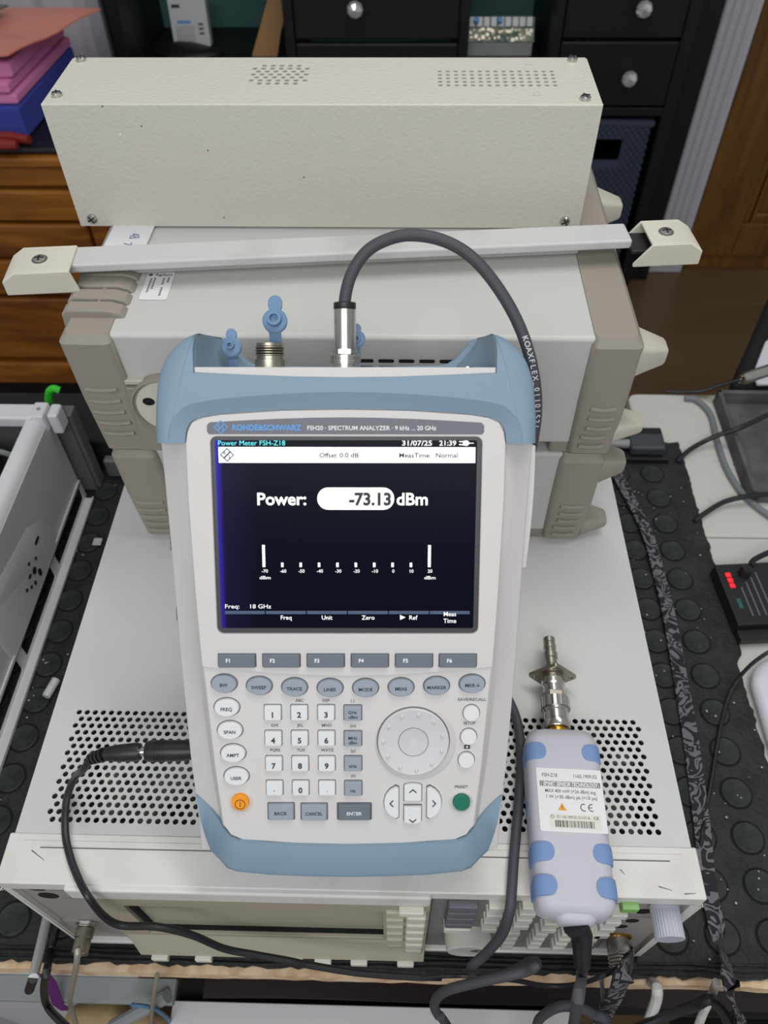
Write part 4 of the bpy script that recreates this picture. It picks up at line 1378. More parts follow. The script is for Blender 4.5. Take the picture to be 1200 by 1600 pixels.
for k, s in enumerate(('', 'Freq', 'Unit', 'Zero', '▶ Ref', 'Meas')):
    u0 = -65.8 + 22.0 * k
    sf(rc(u0 + 0.2, u0 + 21.6, -43.0, -41.2), 'grey_em', 'softkey_label', SW - 0.04)
    if k in (1, 2, 3):
        ft(s, u0 + 11, -44.9, 2.3, 'text_em', sc, None, 0.01, SW)
    if k == 4:
        sf([(u0 + 6.2, -46.2), (u0 + 9.2, -44.8), (u0 + 6.2, -43.4)], 'text_em', 'arrow_symbol')
        ft('Ref', u0 + 13.4, -44.9, 2.3, 'text_em', sc, None, 0.01, SW)
    if k == 5:
        ft('Meas', u0 + 11, -42.9, 2.3, 'text_em', sc, None, 0.01, SW)
        ft('Time', u0 + 11, -46.7, 2.3, 'text_em', sc, None, 0.01, SW)

# keys
TOPW = 0.9


def key(name, poly, m, legend=None, lh=1.9, lm='ink', lw=None, h=2.1, bold=0.018, dv=0.0, du=0.0, taper=0.93):
    k = fp(MB().prism(poly, KW - 0.3, KW + h, MM, taper), name, m, bevel=0.0003)
    if legend:
        n = len(poly)
        cu = sum(p[0] for p in poly) / n
        cv = sum(p[1] for p in poly) / n
        for i, s in enumerate(legend.split('|')):
            k2 = len(legend.split('|'))
            ft(s, cu + du, cv + dv + ((k2 - 1) / 2 - i) * lh * 1.55, lh, lm, k, lw, bold, KW + h + 0.12, 'legend')
    return k


def shadow_gap(poly, grow=0.45):
    n = len(poly)
    cu = sum(p[0] for p in poly) / n
    cv = sum(p[1] for p in poly) / n
    return [(cu + (p[0] - cu) * (1 + grow / 8), cv + (p[1] - cv) * (1 + grow / 5)) for p in poly]


gaps = MB()
for i, u in enumerate((-59.4, -35.5, -11.6, 12.2, 36.0, 59.6)):
    pl_ = rrect(u - 10.1, u + 10.1, -71.8, -64.3, 0.5, 2)
    k = fp(MB().prism(pl_, -0.2, 2.0, MM, 0.965), 'function_key', 'key_dark', bevel=0.0003)
    ft('F%d' % (i + 1), u - 4.6, -67.6, 2.0, 'ink_white', k, None, 0.03, 2.12, 'legend')
    gaps.prism(shadow_gap(pl_, 0.25), -0.3, 0.12, MM)
for (s, u, v) in (('BW', -67.0, -81.6), ('SWEEP', -48.0, -82.9), ('TRACE', -28.8, -83.7), ('LINES', -9.5, -84.1), ('MODE', 9.8, -84.1), ('MEAS', 29.1, -83.7), ('MARKER', 48.4, -82.9), ('MKR→', 67.7, -81.7)):
    pl_ = ell(u, v, 7.1, 5.2, 32)
    key('mode_key', pl_, 'key_grey', s, 1.85, 'ink', None if s != 'MARKER' else 10.4, dv=-0.4)
    gaps.prism(shadow_gap(pl_), KW - 0.1, KW + 0.12, MM)
for (s, u, v) in (('FREQ', -66.0, -95.3), ('SPAN', -64.7, -108.6), ('AMPT', -63.4, -122.2), ('USER', -62.0, -135.9)):
    pl_ = ell(u, v, 7.0, 5.2, 32)
    key('menu_key', pl_, 'key_white', s, 1.85, 'ink', None, dv=-0.6)
    gaps.prism(shadow_gap(pl_), KW - 0.1, KW + 0.12, MM)
for row, (v, ks) in enumerate(((-98.2, '123'), (-113.2, '456'), (-128.2, '789'), (-142.8, '-0.'))):
    for c, u in enumerate((-41.0, -26.5, -11.8)):
        pl_ = rrect(u - 4.7, u + 4.7, v - 4.4, v + 4.2, 0.9, 3)
        key('digit_key', pl_, 'key_white', ks[c], 3.0 if ks[c] not in '-.' else 1.6, 'ink', None, bold=0.035, dv=-0.8)
        gaps.prism(shadow_gap(pl_), KW - 0.1, KW + 0.12, MM)
for v, s in ((-98.4, 'GHz|-dBm'), (-113.4, 'MHz|dBm'), (-128.2, 'kHz'), (-143.0, 'Hz')):
    pl_ = rrect(2.75 - 4.9, 2.75 + 4.9, v - 4.5, v + 4.2, 0.7, 3)
    key('unit_key', pl_, 'key_grey', s, 1.75, 'ink', None, dv=-0.5 if '|' in s else -0.9)
    gaps.prism(shadow_gap(pl_), KW - 0.1, KW + 0.12, MM)
for s, u, v, wd, m, lm_ in (('BACK', -37.7, -157.3, 14.6, 'key_grey', 'ink'), ('CANCEL', -19.2, -157.5, 14.6, 'key_grey', 'ink'), ('ENTER', 3.3, -157.4, 18.6, 'key_dark', 'ink_white')):
    pl_ = rrect(u - wd / 2, u + wd / 2, v - 4.9, v + 4.9, 0.7, 3)
    key('entry_key', pl_, m, s, 1.9, lm_, 9.4 if s == 'CANCEL' else None, dv=-0.4)
    gaps.prism(shadow_gap(pl_), KW - 0.1, KW + 0.12, MM)
for u, v in ((67.6, -98.6), (66.4, -112.5), (65.4, -126.3)):
    pl_ = ell(u, v, 4.6, 4.6, 28)
    key('round_key', pl_, 'key_white')
    gaps.prism(shadow_gap(pl_), KW - 0.1, KW + 0.12, MM)
for nm_, u, v, m in (('power_key', -60.3, -151.4, 'key_orange'), ('preset_key', 63.2, -151.6, 'key_green')):
    fp(MB().lathe([(7.0, KW - 0.1), (6.7, KW + 0.6), (6.0, KW + 0.7), (5.6, KW + 0.1)], MM @ T(u, v, 0), 32), 'key_collar', 'fsh')
    k = key(nm_, ell(u, v, 5.1, 5.1, 28), m, h=1.9)
    if nm_ == 'power_key':
        mb = MB()
        n = 24
        for i in range(n):
            a, b = 2 * math.pi * i / n, 2 * math.pi * (i + 1) / n
            mb.flat([(u + r_ * math.cos(t), v - 0.9 + r_ * math.sin(t)) for r_, t in ((2.6, a), (2.6, b), (2.95, b), (2.95, a))], KW + 2.05, MM)
        mb.flat(rc(u - 0.2, u + 0.2, v - 2.4, v + 0.6), KW + 2.05, MM)
        fp(mb, 'power_symbol', 'ink', k, smooth=0)
# cursor keys: two blocks between two half-moons
up_ = [(31.0, -150.6), (40.9, -150.6), (40.9, -141.4)] + [(35.95 + 4.95 * math.cos(a), -141.4 + 1.3 * math.sin(a)) for a in [k * math.pi / 6 for k in range(1, 6)]] + [(31.0, -141.4)]
dn_ = [(u, -304.4 - v) for u, v in up_][::-1]
lf_ = [(28.2, -143.0), (28.2, -160.4)] + [(26.4, -161.4)] + [(28.0 - 8.2 * math.cos(a), -151.7 + 9.6 * math.sin(a)) for a in [R(t) for t in (-72, -55, -36, -18, 0, 18, 36, 55, 72)]] + [(26.4, -142.0)]
rt_ = [(71.9 - u, v) for u, v in lf_][::-1]
for pl_, a in ((up_, 90), (dn_, -90), (lf_, 180), (rt_, 0)):
    cu = sum(p[0] for p in pl_) / len(pl_)
    cv = sum(p[1] for p in pl_) / len(pl_)
    if a in (180, 0):
        cv = -151.7
    k = fp(MB().prism(pl_, KW - 0.3, KW + 2.1, MM, 0.95), 'cursor_key', 'key_white', bevel=0.0003)
    gaps.prism(shadow_gap(pl_), KW - 0.1, KW + 0.12, MM)
    mb = MB()
    mx = MM @ T(cu, cv - (1 if abs(a) == 90 else 0), KW + 2.25) @ RZ(a)
    for s in (1, -1):
        mb.flat([(1.0, 0), (-1.0, 2.2 * s), (-1.45, 1.75 * s), (0.1, 0)], 0, mx)
    fp(mb, 'arrow_symbol', 'ink', k, smooth=0)
fp(gaps, 'key_gap', 'ink2')
# rotary wheel
jw = MM @ T(36.0, -115.2, 0)
fp(MB().lathe([(23.0, KW - 0.2), (22.0, KW + 0.25), (20.6, KW + 0.3)], jw @ T(1.2, -1.2, 0), 48), 'wheel_surround', 'fsh2')
fp(MB().lathe([(20.2, KW), (20.2, KW + 0.42)], jw, 48), 'wheel_gap', 'ink2')
wh = fp(MB().lathe([(19.6, KW), (19.6, KW + 2.0), (19.0, KW + 2.5), (17.6, KW + 2.2), (9.0, KW + 1.5), (8.2, KW + 1.4)], jw, 56), 'rotary_wheel', mat('wheel_grey', '#D0CED0', 0.45))
fp(MB().lathe([(8.1, KW + 1.3), (8.0, KW + 1.75), (7.2, KW + 1.6), (1, KW + 1.35)], jw, 36), 'wheel_hub', mat('wheel_hub_grey', '#CBC9CC', 0.45), wh)
mb = MB()
for k in range(40):
    a, b = 2 * math.pi * k / 40, 2 * math.pi * (k + 1) / 40
    mb.flat([(r_ * math.cos(t), r_ * math.sin(t)) for r_, t in ((8.1, a), (8.35, a), (8.35, b), (8.1, b))], KW + 1.62, jw)
fp(mb, 'hub_line', 'ink2', wh, smooth=0)
for k in range(11):
    a = R(80 + 360 * k / 11)
    fp(MB().lathe([(1.15, KW + 1.7), (1.05, KW + 2.6), (0.6, KW + 3.1), (0.1, KW + 3.2)], jw @ T(16.4 * math.cos(a), 16.4 * math.sin(a), 0), 12), 'wheel_dimple', 'fsh', wh)
# printed legends on the keypad plate
for s, u, v in (('ABC', -26.4, -91.6), ('DEF', -11.8, -91.6), ('( )', 2.6, -91.7), ('GHI', -40.3, -106.1), ('JKL', -26.2, -106.1), ('MNO', -11.6, -106.1), ('(m)', 2.8, -106.4),
                ('PQRS', -40.3, -120.7), ('TUV', -26.0, -120.7), ('WXYZ', -11.5, -120.7), ('(µ)', 2.8, -121.1), ('(n)', 2.8, -136.0), ('SAVE/RECALL', 67.9, -91.0), ('SETUP', 66.8, -104.8), ('PRESET', 63.0, -142.7)):
    ft(s, u, v, 1.6, 'ink2', kp, 15.6 if 'SAVE' in s else None, 0.018, KW + 0.12, 'printed_legend')
mb = MB()
mb.plate_holes([(64.1, -120.0), (67.4, -120.0), (67.4, -117.7), (66.7, -117.7), (66.4, -117.2), (65.1, -117.2), (64.8, -117.7), (64.1, -117.7)], [ell(65.75, -118.9, 0.75, 0.75, 12)], KW + 0.05, KW + 0.12, MM)
fp(mb, 'camera_symbol', 'ink', kp, smooth=0)

# ------------- blue bumpers
Tl = [(-98.6, 49), (-98.2, 64), (-96.4, 79), (-94.0, 87), (-90.6, 93.4), (-84.5, 99.3), (-78.5, 102.9), (-74.4, 104.1), (-75.8, 101.0), (-76.3, 97.0), (-76.5, 84.6), (-50, 83.4), (-25, 82.5), (0, 82.2)]
Al = [(-90.6, 49), (-89.6, 54), (-88.2, 58.5), (-86.4, 62.0), (-84.0, 65.0), (-81.3, 67.4), (-78.2, 69.0), (-74.5, 70.0), (-70, 70.7), (-62, 71.7), (-54, 72.5), (-40, 73.6), (-20, 74.8), (0, 75.2)]
Pl = [(-82.6, 48.9), (-82.2, 51), (-81.9, 53), (-81.5, 55), (-81.0, 56.8), (-80.3, 58.4), (-79.3, 59.6), (-77.5, 61.0), (-74.5, 62.2), (-68, 63.4), (-60, 64.2), (-42, 65.4), (-20, 66.3), (0, 66.6)]
fT, fA, fP = mir(Tl), mir(Al), mir(Pl)
n = len(fT)


def wout(i):           # outer rim rolls back at the sides
    u = abs(fT[i][0])
    return -9.0 if u > 96 else -7.5 if u > 93 else -5.0 if u > 88 else -2.0 if u > 82 else 1.0


def strip(rings):
    mb = MB()
    vr = [[mb.bm.verts.new(p) for p in r] for r in rings]
    for a, b in zip(vr, vr[1:]):
        for k in range(len(a) - 1):
            mb.bm.faces.new((a[k], a[k + 1], b[k + 1], b[k]))
    return mb


def dense(c, m_=6):
    P = [Vector((a, b, 0)) for a, b in c]
    return [(q.x, q.y) for q in catmull(P, m_)]


# outer skin of the ears: front rim rolled over into the flanks
OUT = [(-98.6, 49), (-98.2, 64), (-96.4, 79), (-94.0, 87), (-90.6, 93.4), (-84.8, 99.3), (-79.0, 102.9), (-74.2, 104.2)]
INN = [(-90.6, 49), (-89.6, 56), (-87.0, 64), (-84.5, 74), (-82.0, 84), (-79.6, 92), (-77.6, 98), (-74.9, 103.0)]
for s in (-1, 1):
    o_ = dense(OUT)
    i_ = dense(INN)
    nn = len(o_)
    def mix(t, w_):
        return [L(-s * (a[0] + (b[0] - a[0]) * t), a[1] + (b[1] - a[1]) * t, w_ if t < 1 else w_) for a, b in zip(i_, o_)]
    rr = [mix(0, 2.4 - 0.0)]
    for k in range(1, 9):
        th = math.pi / 2 * k / 8
        rr.append(mix(math.sin(th), 2.4 - 9.0 * (1 - math.cos(th))))
    rr += [mix(1, -12), mix(1, -30), [L(-s * (u + 1.2), v, -58) for u, v in o_]]
    fp(strip(rr), 'bumper_ear', 'blue', smooth=75)
    # inner edge of the ear down to the panel lip
    ez = [(-76.4, 84.4), (-76.4, 92), (-76.0, 98), (-74.2, 103.9)]
    edge = dense(ez)
    i2 = dense(INN)[24:]
    fp(strip([[L(-s * u, v, 2.2) for u, v in i2], [L(-s * u, v, 1.6) for u, v in edge], [L(-s * u, v, -4) for u, v in edge]]), 'bumper_ear_edge', 'blue', smooth=50)
# front band across the top, chamfered towards the face plate
TOPB = [(-90.6, 49), (-89.6, 56), (-87.0, 64), (-84.5, 74), (-82.0, 84), (-80.2, 84.4), (-76.4, 84.5), (-62, 83.9), (-50, 83.4), (-37, 82.9), (-25, 82.5), (-12, 82.25), (0, 82.2)]
MID = [(-90.6, 49), (-89.8, 55), (-88.0, 60.5), (-86.0, 63.6), (-83.4, 66.2), (-81.0, 67.8), (-78.0, 69.2), (-66, 71.3), (-54, 72.5), (-40, 73.6), (-27, 74.4), (-13, 75.0), (0, 75.2)]
PLT = [(-82.7, 48.9), (-82.4, 51.4), (-82.1, 54), (-81.3, 56.6), (-80.2, 58.7), (-78.8, 60.2), (-77.0, 61.3), (-68, 63.5), (-57, 64.5), (-42, 65.5), (-28, 66.1), (-14, 66.5), (0, 66.6)]
tT, tM, tP = mir(TOPB), mir(MID), mir(PLT)
fp(strip([[L(u, v, -6) for u, v in tP], [L(u, v, -0.9) for u, v in tP], [L(u, v, 2.2) for u, v in tM]]), 'bumper_chamfer', 'blue', smooth=40)
fp(strip([[L(u, v, 2.2) for u, v in tM], [L(u, v, 2.3) for u, v in tT]]), 'top_bumper', 'blue', smooth=40)
fp(strip([[L(u, v, 2.3) for u, v in tT[6:-6]], [L(u, v + 0.3, -1) for u, v in tT[6:-6]]]), 'bumper_top_edge', 'blue', smooth=40)
# lower end faces of the bumper
for s in (-1, 1):
    fp(MB().prism([(s * 82.8, 48.6), (s * 98.3, 48.6), (s * 98.3, 49.3), (s * 82.8, 49.3)], -58, -7.5, MM), 'bumper_foot', 'blue')
# back wall of the bumper, sweeping down between the two ears
bw_ = [(-97, 49), (-96.5, 64), (-95.0, 79), (-92.5, 87), (-89.1, 93.4), (-83, 99.3), (-77, 103.2), (-72.6, 104.2), (-69, 102.2), (-65, 97.5), (-61, 92.6), (-57, 90.0), (-52, 88.9), (-25, 88.2), (0, 88.0)]
bwp = bw_ + [(-u, v) for u, v in bw_[::-1][1:]]
fp(MB().prism(bwp, -68.5, -57, MM), 'bumper_back', 'blue', bevel=0.0012)
# inner cheeks of the ears
for s in (-1, 1):
    secs = []
    for t in range(8):
        w_ = -3 - 54 * t / 7
        tt = max(0.0, (t - 2) / 5)
        c = 15.0 * tt ** 2.2
        prof = [(77.4, 84.0), (77.8, 103.3 - 1.0 * (t == 0)), (74.0 + 0.4 * (t == 0), 104.1 - 1.0 * (t == 0)), (75.8 - c * 0.45, 97.0), (76.2 - c, 88.0), (76.2 - c, 84.0)]
        secs.append([L(s * u, v, w_) for u, v in prof])
    fp(MB().loft(secs), 'bumper_cheek', 'blue', smooth=60)
# connector panel with its white front lip
lip = [(-76.2, 84.7), (-50, 83.5), (-25, 82.6), (0, 82.3), (25, 82.6), (50, 83.5), (76.2, 84.7), (76.2, 87.4), (-76.2, 87.4)]
pn = fp(MB().prism(lip, -58, 0.2, MM), 'connector_panel', 'fsh', bevel=0.0003)
fp(MB().lathe([(3.6, 0), (3.2, 0.7), (1.5, 0.8)], MM @ T(64.6, 87.4, -30) @ RX(-90), 18), 'panel_screw', 'chrome', pn)
# lower bumper
ct = [(-87.4, -152.8), (-83, -156.0), (-78, -160.5), (-73, -166.0), (-70.2, -168.2), (-66.5, -172.6), (-62, -174.6), (-45, -176.2), (-22, -177.2), (0, -177.6)]
cb_ = [(-86.4, -163), (-85.4, -172), (-83.0, -182), (-80.0, -188.0), (-74.5, -191.8), (-69.5, -194.0), (-64, -195.4), (-44, -197.6), (-22, -198.5), (0, -198.8)]
fct, fcb = mir(ct), mir(cb_)


def wlow(u):
    a = abs(u)
    return 1.4 if a < 66 else 0.2 if a < 71 else -4.5 if a < 76 else -7.0 if a < 81 else -9.5


rings = [[L(u, v, wlow(u) - 6) for u, v in fct], [L(u, v - 0.1, wlow(u)) for u, v in fct], [L(u, v + 4, wlow(u) - 0.2) for u, v in fcb], [L(u, v + 0.9, wlow(u) - 2.0) for u, v in fcb], [L(u, v, wlow(u) - 5.5) for u, v in fcb],
         [L(u * 0.995, v, -40) for u, v in fcb], [L(u * 0.96, v + 0.0, -66) for u, v in fcb], [L(u * 0.95, v + 1.5, -70) for u, v in fcb], [L(u * 0.9, v * 0.2 - 125, -70.2) for u, v in fcb]]
mb = MB()
vr = [[mb.bm.verts.new(p) for p in r] for r in rings]
n2 = len(fct)
for a, b in zip(vr, vr[1:]):
    for k in range(n2 - 1):
        mb.bm.faces.new((a[k], a[k + 1], b[k + 1], b[k]))
fp(mb, 'bottom_bumper', 'blue', smooth=42)
# flaps along both flanks
for s, v0, v1, off in ((1, 46, -22, 3.6), (-1, 44, -70, 1.2)):
    secs = []
    for t in range(9):
        v = v0 + (v1 - v0) * t / 8
        s_ = interp(TAB, v)[2]
        bulge = off + (1.2 * math.sin(math.pi * t / 8) if s > 0 else 0.3 * math.sin(3 * math.pi * t / 8))
        secs.append([L(s * (s_ - 1), v, -20), L(s * (s_ + bulge), v, -20), L(s * (s_ + bulge + 0.4), v, -26), L(s * (s_ + bulge - 0.2), v, -44), L(s * (s_ - 1), v, -46)])
    fp(MB().loft(secs), 'side_flap', 'fsh', bevel=0.0006)
for v in (-8, -48):
    s_ = interp(TAB, v)[2]
    fp(MB().box(-s_ - 2.3, -s_ + 2, v - 4, v + 4, -19.6, -19.2, MM), 'flap_slot', 'ink2')
# kickstand behind
mb = MB()
h0 = L(0, 10, -69.5)
fy, fz = 0.247, 0.1792
secs = []
for s in (-1, 1):
    a = L(s * 45, 10, -69.0)
    b = L(s * 45, 18, -69.0)
    secs.append([a, b, Vector((a.x, fy + 0.004, fz)), Vector((a.x, fy, fz))])
mb.loft(secs)
fp(mb, 'kickstand', 'fsh2')

# ------------- connectors of the analyzer
def up_m(u, w_, v0=87.4):
    return MM @ T(u, v0, w_) @ RX(-90)


mb = MB().lathe([(8.1, 0), (8.1, 4.4), (7.2, 4.6), (7.2, 6.2)], up_m(-42.8, -35), 28)
for k in range(4):
    z = 6.2 + k * 1.35
    mb.lathe([(7.2, z), (8.0, z + 0.45), (8.0, z + 0.8), (7.2, z + 1.3)], up_m(-42.8, -35), 28)
mb.lathe([(7.3, 11.6), (7.2, 13.2), (6.2, 13.4), (6.2, 6.0)], up_m(-42.8, -35), 28)
fp(mb, 'rf_connector', 'chrome_worn')


def dust_cap(u, v, w_, ra, rb, tab, strap_to, tilt):
    m = MM @ T(u, v, w_) @ RX(tilt)
    c = fp(MB().lathe([(ra, -1.2), (ra, 1.0), (ra - 0.8, 1.6), (rb + 0.3, 1.6), (rb, 2.0), (rb, 5.5), (rb * .62, 5.6), (rb * .58, 3.2)], m, 28), 'dust_cap', 'cap_blue')
    fp(MB().prism(rrect(-tab[0], tab[0], ra - 2.0, ra + tab[1], tab[0] - 0.1, 6), -1.2, 1.0, m), 'cap_tab', 'cap_blue', c, bevel=0.0004)
    a = m @ Vector((0, -ra + 1, 0))
    b = L(*strap_to)
    fp(MB().ribbon([a, (a + b) / 2 + Vector((0, 0.002, 0)), b], (FM.to_3x3() @ Vector((0, 0, 1))), tab[0] * 0.0017, 0.0016), 'cap_strap', 'cap_blue', c)


dust_cap(-41.0, 113.0, -46, 6.9, 3.9, (3.9, 7.5), (-41.0, 88, -52), -14)
dust_cap(-64.6, 98.6, -40, 5.6, 2.0, (2.9, 4.5), (-64.2, 88, -44), -10)
dust_cap(4.2, 103.5, -52, 5.0, 2.2, (2.6, 3.5), (4.2, 88, -54), 0)
mb = MB()
fp(MB().lathe([(7.0, 0), (7.0, 1.6)], up_m(-1.6, -35), 28), 'sensor_port', 'chrome')

# ------------------------------------------------------------------ power sensor lying on the generator
ax0, ax1 = Vector((0.1332, -0.0150, 0)), Vector((0.1364, 0.0985, 0))
ang = math.degrees(math.atan2(ax1.y - ax0.y, ax1.x - ax0.x)) - 90
SL = (ax1 - ax0).length * 1000
SM = T(ax0.x, ax0.y, ZT + 0.0012) @ RZ(ang) @ Matrix.Scale(0.001, 4)       # local mm: x across, y along to the connector, z up
ps = thing('power_sensor', 'pale grey power sensor with six blue grips, lying on the right front of the generator', 'sensor', T(ax0.x, ax0.y + 0.05, ZT))


def sp(mb, name, m, par=None, bevel=0, seg=2, smooth=40, label=None):
    return put(mb, name, m, par or ps, bevel, seg, smooth, label)


def ssec(y, hw, z0, z1, r=7, drop=0):
    pts = rrect(-hw, hw, z0, z1, min(r, (z1 - z0) / 2.05), 5)
    return [SM @ Vector((a, y + drop, b)) for a, b in pts]


mb = MB()
mb.loft([ssec(-1, 17, 4, 22, 8), ssec(2, 21.5, 1, 26, 8), ssec(6, 23.0, 0, 28, 8), ssec(30, 23.4, 0, 29, 8), ssec(50, 23.6, 0, 29, 7), ssec(85, 23.8, 0, 29, 7), ssec(104, 23.4, 0, 29, 8), ssec(110, 21.5, 0.6, 28, 9), ssec(SL - 1.5, 17, 2, 25, 9), ssec(SL, 12, 4, 22, 9)])
sb = sp(mb, 'body', 'sensor', smooth=50)
# end shroud with the bulge for the strain relief
sp(MB().loft([ssec(-4.5, 9.5, 8, 21, 6), ssec(-2, 12, 5.5, 23, 7), ssec(3, 14, 4, 24, 8)]), 'end_boss', 'sensor', smooth=60)
# blue finger grips wrapped over both edges
for y in (13.5, 32.5, 95.0):
    for s in (-1, 1):
        secs = []
        N = 8
        for k in range(17):
            t = k / 16
            yy = y - 5.6 + 11.2 * t
            bul = math.sqrt(max(0.0, 1 - (2 * t - 1) ** 2))
            inn = 11.5 + 4.5 * (1 - bul)
            hw = 23.95
            pts = [(inn, 29.0), (inn, 29.2 + 0.35 * bul)]
            for a in range(N + 1):
                th = R(90 - 90 * a / N)
                pts.append((hw - 7 + (7 + 0.45 * bul) * math.cos(th), 22 + (7.2 + 0.35 * bul) * math.sin(th)))
            pts += [(hw + 0.45 * bul, 9), (hw - 1, 9)]
            secs.append([SM @ Vector((s * a, yy, b)) for a, b in pts])
        sp(MB().loft(secs), 'finger_grip', 'grip', smooth=50)
sp(MB().lathe([(5.0, 0), (4.6, 0.5), (1, 0.8)], SM @ T(-23.6, 62, 14) @ RY(-90), 20), 'side_button', 'grip')
# type label
LZ = 29.06
lab = sp(MB().prism(rrect(-19.0, 22.0, 44.0, 83.5, 1.0), 29.0 - 0.1, LZ, SM), 'type_label', 'label')


def stx(s, x, y, h, m, wd, bold=0.0, shear=0, align='c'):
    return keep(text(s, h, SM @ T(x, y, LZ + 0.06), m, lab, wd, bold, 'lettering', align, shear), lab)


stx('FSH-Z18', -10.6, 79.0, 2.2, 'ink2', 9.5, 0.01)
stx('1165.1909.02', 11.8, 79.0, 2.2, 'ink2', 14.5, 0.01)
mb = MB()
for k in range(34):
    x = -17.2 + 38.2 * k / 34
    mb.flat(rc(x, x + 0.75, 71.8, 75.2), LZ + 0.03, SM)
sp(mb, 'hatched_band', 'ink2', lab, smooth=0)
sp(MB().flat([(-15.3, 71.9), (19.2, 71.9), (20.0, 75.1), (-14.5, 75.1)], LZ + 0.045, SM), 'band_field', mat('band_grey', '#85878C', 0.6), lab, smooth=0)
stx('SMART SENSOR TECHNOLOGY', 2.2, 73.5, 2.5, 'ink_white', 34.0, 0.02, 0.15)
stx('MAX 400 mW (+26 dBm) avg', 1.5, 69.0, 2.1, 'ink2', 31.5, 0.01)
stx('1 W (+30 dBm) pk (<10 µs)', 2.0, 65.3, 2.1, 'ink2', 31.5, 0.01)
tri = sp(MB().flat([(-7.2, 57.0), (-1.8, 57.0), (-4.5, 61.6)], LZ + 0.03, SM), 'warning_triangle', 'yellow', lab, smooth=0)
stx('!', -4.5, 58.8, 2.3, 'ink', None, 0.01)
for x0 in (9.0, 13.8):
    mb = MB()
    for k in range(9):
        a, b = R(70 + 220 * k / 9), R(70 + 220 * (k + 1) / 9)
        mb.flat([(x0 + r_ * math.cos(t), 59.3 + r_ * 1.05 * math.sin(t)) for r_, t in ((2.3, a), (1.75, a), (1.75, b), (2.3, b))], LZ + 0.04, SM)
    if x0 > 10:
        mb.flat(rc(x0 - 2.0, x0 + 0.3, 59.05, 59.55), LZ + 0.04, SM)
    sp(mb, 'ce_mark', 'ink', lab, smooth=0)
sl = sp(MB().prism(rrect(-13.0, 18.5, 45.8, 54.6, 0.4), LZ, LZ + 0.03, SM), 'serial_sticker', 'tab', lab)
stx('ID 1165.1909.02-101157-dk', 2.0, 53.0, 1.6, 'ink2', 20.5, 0.008)
stx('CE', 15.8, 53.0, 1.7, 'ink', 3.2, 0.012)
mb = MB()
for k in range(4):
    mb.flat([(-11 + 1.3 * math.cos(k * math.pi / 2 + r0), 53 + 1.3 * math.sin(k * math.pi / 2 + r0)) for r0 in (0, math.pi / 2)] + [(-11 + 0.95 * math.cos(k * math.pi / 2 + r0), 53 + 0.95 * math.sin(k * math.pi / 2 + r0)) for r0 in (math.pi / 2, 0)], LZ + 0.06, SM)
x = -9.5
random.seed(11)
while x < 14.5:
    wd = random.choice((0.25, 0.25, 0.45, 0.7))
    mb.flat(rc(x, x + wd, 46.8, 50.9), LZ + 0.05, SM)
    x += wd + random.choice((0.25, 0.3, 0.5))
sp(mb, 'barcode', 'ink', lab, smooth=0)
# gold collar at the connector end
axm = SM @ T(0, SL - 1.0, 14.5) @ RX(-90)
sp(MB().lathe([(7.2, 0), (7.2, 3.0), (6.2, 3.6), (6.2, 8.0)], axm, 24), 'gold_collar', 'gold')
nut = MB().lathe([(8.4, 4.2), (9.0, 5.0), (9.0, 9.5), (8.3, 10.2), (8.3, 16.0), (9.0, 16.6), (9.0, 18.5)], axm, 28)
sp(nut, 'coupling_nut', 'chrome')
# strain relief and the long cable to the analyzer
r0 = SM @ Vector((0, -4.0, 14.5))
r1 = onz((909, 1462), 0.187)
r2 = onz((910, 1512), 0.176)
sp(MB().tube([r0, r0.lerp(r1, 0.35), r1, r1.lerp(r2, 0.5), r2], [0.0078, 0.0070, 0.0064, 0.0054, 0.0046], 18), 'strain_relief', 'black')
CR = 0.0033
P_ = [r2, onz((908, 1532), 0.160), ony((903, 1560), -0.062), ony((896, 1600), -0.058), ony((880, 1660), -0.06), ony((845, 1655), -0.055), ony((838, 1605), -0.050), ony((858, 1580), -0.047),
      ony((888, 1572), -0.046), ony((925, 1584), -0.048), ony((945, 1615), -0.052), ony((900, 1720), -0.07), ony((770, 1720), -0.07), ony((702, 1608), -0.050), ony((684, 1585), -0.046), ony((679, 1567), -0.043),
      ony((695, 1549), -0.040), ony((740, 1536), -0.038), ony((790, 1525), -0.036), ony((822, 1517), -0.034), ony((838, 1508), -0.032), ony((830, 1503), -0.026), ony((795, 1520), -0.028), ony((755, 1528), -0.029), ony((737, 1520), -0.0285), ony((739, 1508), -0.0265), ony((757, 1492), -0.0225),
      ony((783, 1462), -0.0165), onz((796, 1425), 0.176), onz((800, 1385), 0.1825), onz((803, 1340), 0.1825), onz((810, 1260), 0.1825), onz((814, 1190), 0.1825), onz((806, 1120), 0.1825),
      Vector((0.095, 0.165, 0.184)), Vector((0.094, 0.215, 0.22)), Vector((0.101, 0.226, 0.30)), Vector((0.1065, 0.225, 0.36)), L(105.5, 40, -55), L(105.6, 64.6, -42),
      L(101.0, 89.0, -36), L(92.6, 111.3, -35), L(80.0, 131.4, -35), L(65.9, 146.3, -35), L(50.4, 154.5, -35), L(33.2, 157.0, -35), L(19.6, 154.0, -35), L(9.3, 147.5, -35), L(2.0, 136.5, -35), L(-1.4, 124.0, -35), L(-1.6, 112, -35)]
path = catmull(P_, 8)
cbl = sp(MB().tube(path, CR, 12), 'sensor_cable', 'coax')
